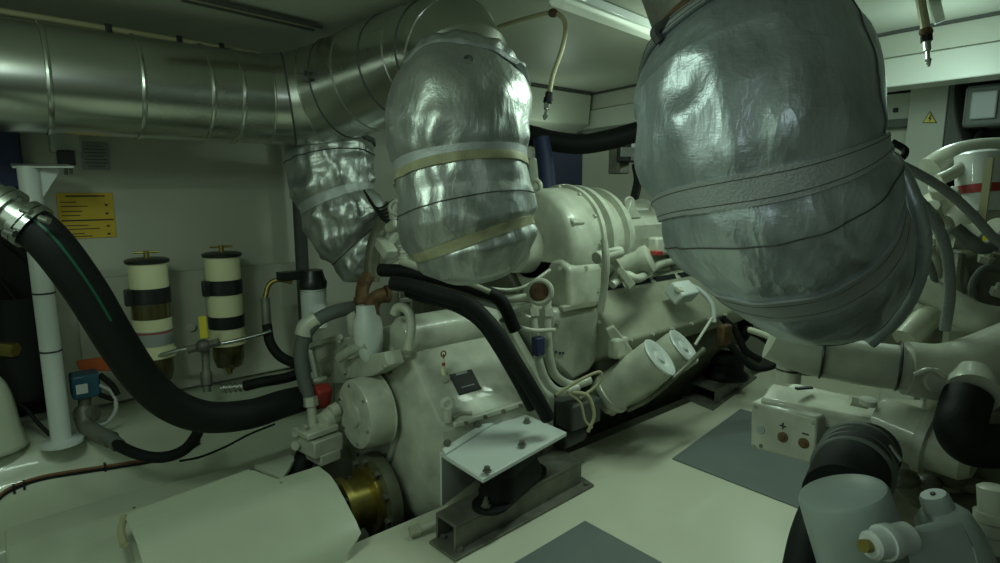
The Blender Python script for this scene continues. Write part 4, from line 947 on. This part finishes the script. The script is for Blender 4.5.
# front mount of the port engine
t = thing('mount_rail', (3.5, 1.85, 0), 'dark channel rail on the floor under the forward mount of the port engine', 'rail')
a0, a1, a2, a3 = at(713, 411, Z=0), at(757, 378, Z=0), at(735, 368, Z=0), at(682, 398, Z=0)
obj('base_flange', MB().prism([a0, a1, a2, a3], (0, 0, .01)), M['steel'], t, bevel=.002)
b_ = [a0.lerp(a2, .1), a1.lerp(a3, .1), a2.lerp(a0, .1), a3.lerp(a1, .1)]
obj('channel', MB().prism([p+V((0, 0, .08)) for p in b_], (0, 0, .012)), M['steel'], t, bevel=.002)
obj('web', MB().prism([b_[0]+V((0, 0, .01)), b_[1]+V((0, 0, .01)), b_[1]+V((0, 0, .08)), b_[0]+V((0, 0, .08))], (0, .012, 0)), M['steel'], t)
t = thing('rubber_mount', (3.5, 1.85, .092), 'round black rubber mount on the forward channel rail', 'mount')
c = at(716, 372, 3.5); c = V((3.55, 1.87, .092))
obj('rubber_body', MB().lathe(c, V((0, 0, 1)), [(0, .14), (.02, .14), (.05, .11), (.10, .11), (.12, .13), (.16, .12), (.17, .05), (.22, .03)], 32), M['black'], t)
obj('washer', MB().lathe(c+V((0, 0, .20)), V((0, 0, 1)), [(0, .10), (.012, .10)], 28), M['grime'], t)
t = thing('front_pulley', at(740, 345, 3.6), 'dark belt and pulley clutter at the front of the port engine', 'pulley')
obj('pulley', MB().lathe((3.85, 2.1, .38), X1, [(0, .2), (0, .22), (.03, .20), (.06, .22), (.06, .1)], 36), M['black'], t)
obj('belt', MB().tube([at(722, 318, 3.5), at(735, 330, 3.5), at(745, 350, 3.5), at(760, 360, 3.5)], .02).tube([at(745, 330, 3.5), at(760, 335, 3.5), at(780, 350, 3.5)], .025).tube([at(730, 345, 3.4), at(755, 368, 3.4), at(785, 362, 3.4)], .02), M['black'], t)
o = obj('junction_plate', MB().box(at(724, 335, 3.45), (.10, .05, .12)), M['rust'], bevel=.01); tag(o, 'small brownish red plate at the front end of the port engine', 'plate')

# ------------------------------------------------------------------ outboard corner beyond the engines
t = thing('wall_column', (3.2, 3.1, 0), 'narrow white column edge right beside the middle blanket', 'column')
obj('column', MB().box(at(528, 190, 3.9)+V((0, 0, -.3)), (.12, .14, 1.0)), M['wall2'], t, bevel=.004)
o = obj('gap_shade_panel', MB().box((3.48, 3.30, 1.25), (.5, .03, 1.0)), M['navy']); tag(o, 'dark blue panel painted as the shaded gap between white column and far wall panel', 'panel')  # dark panel puts the shade of the gap into its colour
hose('overhead_hose', [(490, 128, 3.8), (528, 135, 3.7), (552, 141, 3.7), (580, 144, 3.7), (608, 140, 3.7), (640, 131, 3.7), (670, 122, 3.7)], .062, M['black'], 'thick dark hose slung under the soffit behind the blankets', n=24)
hose('vertical_cable', [(541, 138, 3.6), (545, 160, 3.6), (548, 190, 3.6)], .05, M['navy'], 'dark blue fabric wrapped duct hanging at the recess')
t = thing('wall_unit', at(628, 155, 4.2), 'small dark wall unit with pale label behind the largest blanket', 'unit')
p = at(632, 151, 4.2); obj('case', MB().box(p, (.20, .12, .16)), M['blackp'], t, bevel=.01)
obj('label_sticker', MB().box(at(628, 152, 4.08), (.10, .01, .06), Matrix.Rotation(-.6, 3, 'Z')), M['label'], t)
obj('back_box', MB().box(at(619, 160, 4.3), (.12, .1, .2)), M['steel'], t, bevel=.01)
hose('drop_cable', [(636, 165, 4.1), (638, 180, 4.05), (634, 200, 4.0)], .03, M['black'], 'dark cable dropping from the small wall unit', 'cable')

# ------------------------------------------------------------------ upper right background
def bxr(name, x0, y0, x1, y1, D, depth, mtl, par=None, bev=.004):
    a, b, c, d = at(x0, y0, D), at(x1, y0, D), at(x1, y1, D), at(x0, y1, D)
    # upright slab facing aft
    return obj(name, MB().prism([a, b, c, d], V((depth, 0, 0))), mtl, par, bevel=bev)
t = thing('bulkhead_column', at(930, 165, 3.4), 'white column carrying a yellow warning triangle at the upper right', 'column')
a = at(912, 78, 3.4); b = at(950, 78, 3.4)
a = V((3.95, at(912, 78, X=3.95).y, 1.92)); b = V((3.95, at(950, 78, X=3.95).y, 1.92))
obj('column', MB().prism([a, b, b-V((0, 0, 1.9)), a-V((0, 0, 1.9))], (.12, 0, 0)), M['beam'], t, bevel=.004)
tri = [at(930, 111, X=3.946), at(937, 123, X=3.946), at(922.5, 123, X=3.946)]
obj('warning_triangle', MB().prism(tri, (.003, 0, 0)), M['ink'], t)
cc = (tri[0]+tri[1]+tri[2])/3; tri2 = [cc+(v-cc)*.82-V((.002, 0, 0)) for v in tri]
obj('triangle_face', MB().prism(tri2, (.002, 0, 0)), M['ylw'], t)
bolt = [(930.6, 114.5), (928.2, 119), (929.8, 119), (928.8, 122), (932, 117.8), (930.3, 117.8), (931.5, 114.5)]
obj('lightning_bolt', MB().prism([at(x, y, X=3.942) for x, y in bolt], (.001, 0, 0)), M['ink'], t)
t = thing('junction_box', at(898, 110, 3.6), 'square grey junction box left of the warning triangle column', 'box')
def slabX(name, x0, y0, x1, y1, X, th, mtl, par=None, bev=.004):
    a = at(x0, y0, X=X); b = at(x1, y1, X=X)
    return obj(name, MB().box(((X+th/2), (a.y+b.y)/2, (a.z+b.z)/2), (th, abs(a.y-b.y), abs(a.z-b.z))), mtl, par, bevel=bev)
slabX('box', 872, 96, 911, 124, 4.05, .10, M['beam'], t, .01)
slabX('knob', 893, 108, 897, 112, 4.03, .03, M['ink'], t, .002)
slabX('lid_frame', 870, 121, 912, 126, 4.03, .10, M['ghose'], t)
o = slabX('bulkhead_panel', 850, 126, 912, 240, 4.15, .03, M['wall2']); tag(o, 'pale panel below the grey junction box', 'panel')
o = slabX('bulkhead_panel', 860, 88, 912, 96, 4.12, .05, M['black']); tag(o, 'black panel painted as the shaded gap above the grey junction box', 'panel')  # black sheet paints the shade of the gap
o = slabX('painted_recess', 950, 70, 1060, 230, 4.25, .03, M['black']); tag(o, 'black panel painted as the shade of a recess behind the upper right engine pipes', 'panel')  # flat black slab, the recess shade is in its colour
o = slabX('conduit_post', 950, 84, 957, 175, 3.95, .05, M['ghose']); tag(o, 'slim blue grey post right of the white column', 'post')
t = thing('power_cables', at(965, 140, 3.0), 'thick black cables dropping beside the white column at the right', 'cable')
obj('cable', MB().tube([at(966, 60, 3.2), at(961, 90, 3.1), at(962, 120, 3.0), at(970, 145, 2.9), at(990, 160, 2.8)], .028).tube([at(985, 70, 3.2), at(972, 95, 3.1), at(975, 125, 3.0), at(962, 150, 2.9), at(950, 165, 2.8)], .02).tube([at(1005, 120, 3), at(985, 128, 2.9), at(970, 150, 2.8), at(955, 160, 2.7)], .015), M['black'], t)
t = thing('control_box', at(985, 125, 3.2), 'grey control box at the right edge behind black cables', 'box')
slabX('case', 966, 86, 1010, 125, 3.6, .15, M['ghose'], t, .015); slabX('door', 972, 92, 995, 118, 3.58, .03, M['glabel'], t, .006)

# ------------------------------------------------------------------ starboard engine
SE = thing('marine_engine', (2.3, 0, 0), 'pale starboard marine engine at the right edge below the largest blanket', 'engine')
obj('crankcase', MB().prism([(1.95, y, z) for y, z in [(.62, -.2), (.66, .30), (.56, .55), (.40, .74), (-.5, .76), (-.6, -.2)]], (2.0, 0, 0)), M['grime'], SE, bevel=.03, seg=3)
obj('head_cover', MB().prism([(2.2, y, z) for y, z in [(.42, .78), (.45, .95), (.2, 1.12), (-.3, 1.15), (-.4, .8)]], (1.6, 0, 0)), M['paint2'], SE, bevel=.03, seg=3)
# main coolant pipe
obj('coolant_pipe', MB().tube([at(772, 338, 1.62), at(800, 350, 1.60), at(830, 357, 1.58), at(870, 364, 1.56), at(920, 370, 1.54)], .058, n=28, smooth=6), M['paint'], SE)
obj('pipe_joint', MB().tube([at(905, 368, 1.54), at(940, 372, 1.52), at(975, 368, 1.52), at(1020, 352, 1.55)], [.068, .072, .080, .085], n=28), M['paint'], SE)
for x, y, D, R_ in ((822, 355, 1.58, .060), (898, 366, 1.545, .062)):
    obj('zip_tie', MB().torus(at(x, y, D), at(x+10, y+1.5, D-.01)-at(x-10, y-1.5, D+.01), R_, .0035, 36), M['blackp'], SE)
obj('outlet_collar', MB().lathe(at(972, 378, 1.46), at(972, 400, 1.40)-at(972, 378, 1.46), [(0, .05), (.03, .052), (.04, .057), (.065, .057)], 32), M['paint'], SE)
obj('joint_boss', MB().lathe(at(935, 380, 1.46), -fwd, [(0, .03), (.012, .028)], 24), M['paint'], SE)
obj('joint_ridge', MB().tube([at(915, 375, 1.47), at(930, 370, 1.45), at(945, 378, 1.45), at(960, 380, 1.45), at(985, 375, 1.45)], .007, n=8), M['paint'], SE)
obj('short_branch', MB().tube([at(790, 352, 1.66), at(789, 368, 1.66), at(788, 382, 1.66)], .032, n=16).tube([at(806, 360, 1.66), at(805, 375, 1.66)], .022, smooth=2), M['paint'], SE)
obj('zip_tie', MB().torus(at(790, 369, 1.66), (0, 0, 1), .034, .003), M['blackp'], SE)
# cooler shelf
tb = MB().prism([at(772, 382, 1.78), at(882, 405, 1.62), at(878, 422, 1.56), at(760, 398, 1.72)], (0, 0, -.05))
obj('shelf', tb, M['paint'], SE, bevel=.01)
obj('slot', MB().box(at(804, 388, 1.70), (.05, .012, .006), Matrix.Rotation(-.5, 3, 'Z')), M['ink'], SE)
obj('cam_boss', MB().lathe(at(868, 404, 1.58), upv-fwd*.3, [(0, .022), (.014, .02)], 20).cyl(at(850, 400, 1.6), at(868, 404, 1.59), .014), M['paint'], SE)
pb0, pb1 = at(878, 422, 1.62), at(948, 448, 1.50)
obj('pump_body', MB().lathe(pb0, pb1-pb0, [(0, .07), (.10, .075), (.105, .085), (.125, .085), (.13, .07), (.20, .066), (.22, .05)], 36), M['paint'], SE)
obj('side_casting', MB().prism([at(880, 408, 1.62), at(925, 410, 1.58), at(918, 455, 1.52), at(884, 448, 1.56)], (.1, .02, 0)), M['paint'], SE, bevel=.01)
# terminal box
TB = thing('terminal_box', at(785, 440, 1.75), 'pale terminal box marked with plus and minus on the starboard engine side', 'box')
pA, pB, pC, pD = at(751, 401, 1.74), at(817, 418, 1.60), at(815, 466, 1.60), at(750, 447, 1.74)
into = V((.17, .03, 0))+V((.0, -.09, 0))
dep = at(868, 400, 1.84)-at(815, 417, 1.60)
obj('case', MB().prism([pA, pB, pC, pD], V((dep.x*.7, dep.y*.7, 0))), M['paint'], TB, bevel=.008, seg=3)
def onface(x, y, off=.003):
    n = (pB-pA).cross(pD-pA).normalized(); n = n if n.dot(fwd) < 0 else -n
    d = ray(x, y); k = (pA-EYE).dot(n)/d.dot(n); return EYE+d*k+n*off, n
for x, y in ((783, 437), (804, 443)):
    p, n = onface(x, y, 0); obj('terminal', MB().lathe(p-n*.002, n, [(0, .010), (0, .014), (.006, .014), (.007, .008), (.009, .008)], 20), M['rust'], TB)
for x, y, m_ in ((761, 430, 'pgrey'), (761, 446, 'steel')):
    p, n = onface(x, y, 0); obj('plug', MB().lathe(p, n, [(0, .012 if m_ == 'pgrey' else .006), (.003, .011 if m_ == 'pgrey' else .005)], 16), M[m_], TB)
ex = (pB-pA).normalized(); ez = (pA-pD).normalized(); p, n = onface(783, 426, .001)
Rf = Matrix((ex, n, ez)).transposed()
obj('plus_mark', MB().box(p, (.018, .001, .004), Rf).box(p, (.004, .0014, .018), Rf), M['ink'], TB)
p, n = onface(805.5, 434, .001); obj('minus_mark', MB().box(p, (.018, .001, .004), Rf), M['ink'], TB)
for x, y in ((754, 404), (811, 420), (752, 443)):
    p, n = onface(x+2, y+3, 0); obj('screw', MB().lathe(p, n, [(0, .005), (.002, .005)], 8), M['metal'], TB)
# ribbed black collar + filter bowl
t = thing('air_hose', at(860, 450, 1.35), 'black ribbed hose collar just above the pale canister at lower right', 'hose')
ca, cb = at(850, 478, 1.22), at(856, 432, 1.42)
obj('hose', MB().tube([at(842, 500, 1.15), at(850, 475, 1.24), at(858, 458, 1.34), at(868, 452, 1.48)], .071, n=32), M['black'], t)
for k in range(4):
    p = at(852+2*k, 472-6*k, 1.26+.045*k); obj('rib', MB().torus(p, cb-ca, .071, .009, 36), M['ghose'], t)
obj('clamp_screw', MB().cyl(at(888, 446, 1.3), at(900, 462, 1.28), .008, n=10), M['metal'], t)
t = thing('filter_canister', at(860, 563, 1.0), 'large pale blue-grey filter canister in the lower right foreground', 'filter')
ta, tbm = at(841, 489, .98), at(876, 600, .98)
ax = (tbm-ta).normalized()
obj('canister', MB().lathe(ta, ax, [(0, .02), (.001, .058), (.004, .065), (.010, .068), (.05, .069), (.24, .072)], 56), M['pgrey'], t, ang=30)
def letter(segs, p, sc, mtl, par, name):
    m = MB()
    for (x0, y0, x1, y1) in segs:
        a = p+rgt*x0*sc+upv*y0*sc; b = p+rgt*x1*sc+upv*y1*sc; m.cyl(a, b, sc*.09, n=6)
    return obj(name, m, mtl, par)
hose('intake_hose', [(838, 478, 1.28), (824, 505, 1.2), (811, 540, 1.12), (800, 600, 1.05)], .038, M['black'], 'black rubber hose passing down behind the large pale canister')
t = thing('filter_canister', at(950, 560, 1.15), 'pale narrow necked filter canister behind the cast connector at lower right', 'filter')
ta2, tb2 = at(933, 494, 1.18), at(972, 590, 1.18); ax2 = (tb2-ta2).normalized()
obj('canister', MB().lathe(ta2, ax2, [(0, .01), (0, .022), (.006, .026), (.03, .028), (.034, .035), (.05, .048), (.09, .056), (.22, .06)], 36), M['pgrey'], t, ang=50)
obj('plug', MB().lathe(ta2-ax2*.003, ax2, [(0, .005), (.004, .005)], 10), M['ink'], t)
t = thing('cast_connector', at(910, 545, 1.0), 'pale cast pipe connector in front of the necked canister at lower right', 'connector')
obj('body', MB().prism([at(900, 528, .86), at(930, 520, .88), at(945, 550, .87), at(958, 610, .85), at(915, 620, .84), at(907, 560, .85)], (.04, -.03, 0)), M['pgrey'], t, bevel=.008, seg=3)
obj('sleeve', MB().lathe(at(869, 546, .84), at(905, 538, .86)-at(869, 546, .84), [(0, .016), (.004, .020), (.025, .021), (.025, .025), (.04, .025), (.045, .022), (.07, .022)], 28), M['white'], t)
obj('tip', MB().cyl(at(863, 546, .835), at(869, 546, .84), .009, n=14), M['brass'], t)
# black elbow hose at right
t = thing('elbow_hose', at(970, 430, 1.35), 'short black elbow hose below the coolant pipe at the right edge', 'hose')
obj('hose', MB().tube([at(968, 396, 1.42), at(963, 412, 1.40), at(960, 430, 1.38), at(972, 444, 1.38), at(1000, 446, 1.38), at(1030, 444, 1.38)], .050, n=28), M['black'], t)
# engine lower right clutter
t = thing('engine_bracket', at(960, 470, 1.5), 'pale cast bracket with bolt below the black elbow hose', 'bracket')
obj('plate', MB().prism([at(925, 425, 1.62), at(1010, 460, 1.6), at(1010, 480, 1.6), at(930, 472, 1.62), at(920, 450, 1.62)], (.05, 0, 0)), M['paint'], t, bevel=.01)
obj('bolt', MB().lathe(at(968, 468, 1.58), -fwd, [(0, .014), (.01, .012)], 6), M['metal'], t)
t = thing('threaded_fitting', at(993, 520, 1.3), 'pale threaded pipe fitting at the right edge near the bottom', 'fitting')
obj('fitting', MB().lathe(at(993, 550, 1.25), upv, [(0, .035), (.03, .035), (.03, .028), (.06, .028), (.06, .034), (.08, .034), (.08, .026), (.13, .028), (.135, .02)], 24), M['paint'], t)
for k in range(4):
    x = 905+22*k; obj('casting_lug', MB().ball(at(x, 478+6*(k % 2), 1.6), .035, (1, 1, .7)), M['grime'], SE)
obj('lower_casting', MB().tube([at(900, 480, 1.62), at(925, 500, 1.6), at(960, 505, 1.6), at(1005, 500, 1.6)], .03), M['grime'], SE)
# upper right engine pieces
t = thing('coolant_reservoir', at(985, 200, 2.0), 'white cylinder with red band at the right edge among engine pipes', 'cylinder')
pa, pb = at(980, 212, 2.0), at(979, 150, 2.0)
obj('body', MB().lathe(pa, pb-pa, [(0, .065), (.19, .068), (.20, .05)], 32), M['white'], t)
obj('red_band', MB().lathe(at(980, 194, 2.0), pb-pa, [(0, .06), (0, .070), (.028, .070), (.028, .06)], 32), M['red'], t, label='red band')
obj('bracket_strip', MB().box(at(986, 190, 1.92), (.02, .02, .20)), M['conduit'], t)
def lump(name, pts, r, mtl=M['paint'], par=SE, n=16): return obj(name, MB().tube([at(*q) for q in pts], r, n=n), mtl, par)
lump('turbo_pipe', [(930, 170, 2.1), (950, 158, 2.1), (975, 152, 2.1), (1010, 150, 2.1)], .045)
lump('turbo_pipe', [(938, 180, 2.0), (955, 172, 2.0), (970, 160, 2.0)], .02)
lump('manifold', [(925, 205, 2.05), (945, 215, 2.05), (965, 222, 2.0), (1010, 215, 2.0)], .05)
lump('manifold', [(940, 245, 1.9), (965, 252, 1.9), (1010, 250, 1.9)], .06)
lump('coolant_return', [(915, 285, 1.75), (945, 300, 1.7), (975, 318, 1.66), (1015, 325, 1.65)], .045, M['paint'])
lump('lower_manifold', [(905, 340, 1.68), (925, 320, 1.7), (950, 300, 1.75), (955, 270, 1.8)], .035, M['paint2'])
obj('block', MB().box(at(918, 322, 1.75), (.10, .08, .12), Matrix.Rotation(.3, 3, 'X')), M['paint2'], SE, bevel=.015)
obj('block', MB().box(at(985, 285, 1.8), (.12, .2, .14)), M['paint2'], SE, bevel=.015)
for q_, z_ in (((925, 270, 1.85), (.1, .1, .14)), ((960, 275, 1.95), (.2, .2, .2)), ((990, 340, 1.8), (.2, .2, .1))): obj('block', MB().box(at(*q_), z_), M['paint2'], SE, bevel=.02)
for x, y, D, r_ in ((975, 240, 1.85, .03), (945, 232, 1.9, .03), (935, 215, 1.9, .025), (1000, 235, 1.8, .03), (955, 200, 1.95, .02), (940, 195, 1.95, .025)):
    obj('cap', MB().cyl(at(x, y, D), at(x-3, y-9, D-.03), r_, n=18), M['paint'], SE, bevel=.004)
obj('filler_cap', MB().cyl(at(989, 243, 1.72), at(988, 238, 1.70), .013, n=14), M['ylw'], SE, label='yellow cap')
for k, pts_ in enumerate([[(905, 235, 1.72), (925, 255, 1.7), (935, 285, 1.7), (930, 315, 1.7)], [(960, 255, 1.7), (958, 285, 1.68), (968, 305, 1.66), (1005, 312, 1.66)], [(1005, 270, 1.7), (985, 268, 1.7), (972, 285, 1.7), (976, 310, 1.7)], [(925, 205, 1.85), (938, 222, 1.8), (942, 250, 1.76), (958, 262, 1.74)]]):
    obj('cable', MB().tube([at(*q) for q in pts_], .010+.004*(k % 2), n=10), M['grime'] if k % 2 else M['ghose'], SE)
for x, y, z_ in ((952, 262, 1.76), (985, 262, 1.74), (930, 248, 1.8), (998, 295, 1.7)):
    obj('bolt_cap', MB().lathe(at(x, y, z_), upv-fwd*.5, [(0, .022), (.02, .022), (.02, .014), (.035, .014)], 6), M['paint'], SE)
obj('dark_backdrop', MB().box(at(940, 300, 1.95), (.3, .5, .35)), M['grime'], SE, bevel=.02)  # dark box added as shaded backdrop behind the starboard pipes
# hoses from the blanket to the right
hose('braided_hose', [(886, 158, 1.55), (915, 172, 1.55), (945, 190, 1.55), (970, 212, 1.55), (992, 236, 1.55), (1010, 250, 1.55)], .012, M['braid'], 'grey braided hose running from the largest blanket to the right edge, upper')
hose('braided_hose', [(888, 162, 1.50), (905, 185, 1.50), (928, 212, 1.50), (945, 245, 1.50), (950, 290, 1.52), (945, 330, 1.55)], .013, M['braid'], 'grey braided hose curving down behind the largest blanket')
hose('wire_harness', [(885, 150, 1.7), (900, 158, 1.7), (905, 150, 1.72), (892, 142, 1.74)], .010, M['black'], 'small black wire tangle at the right edge of the largest blanket', 'wire')
hose('coolant_hose', [(955, 228, 1.7), (970, 240, 1.68), (985, 248, 1.66), (1010, 232, 1.66)], .018, M['ghose'], 'short dark hose under the white cylinder with red band')
hose('manifold_pipe', [(780, 342, 1.75), (765, 335, 1.9), (750, 330, 2.0)], .01, M['paint2'], 'thin pipe stub left of the coolant pipe', 'pipe')
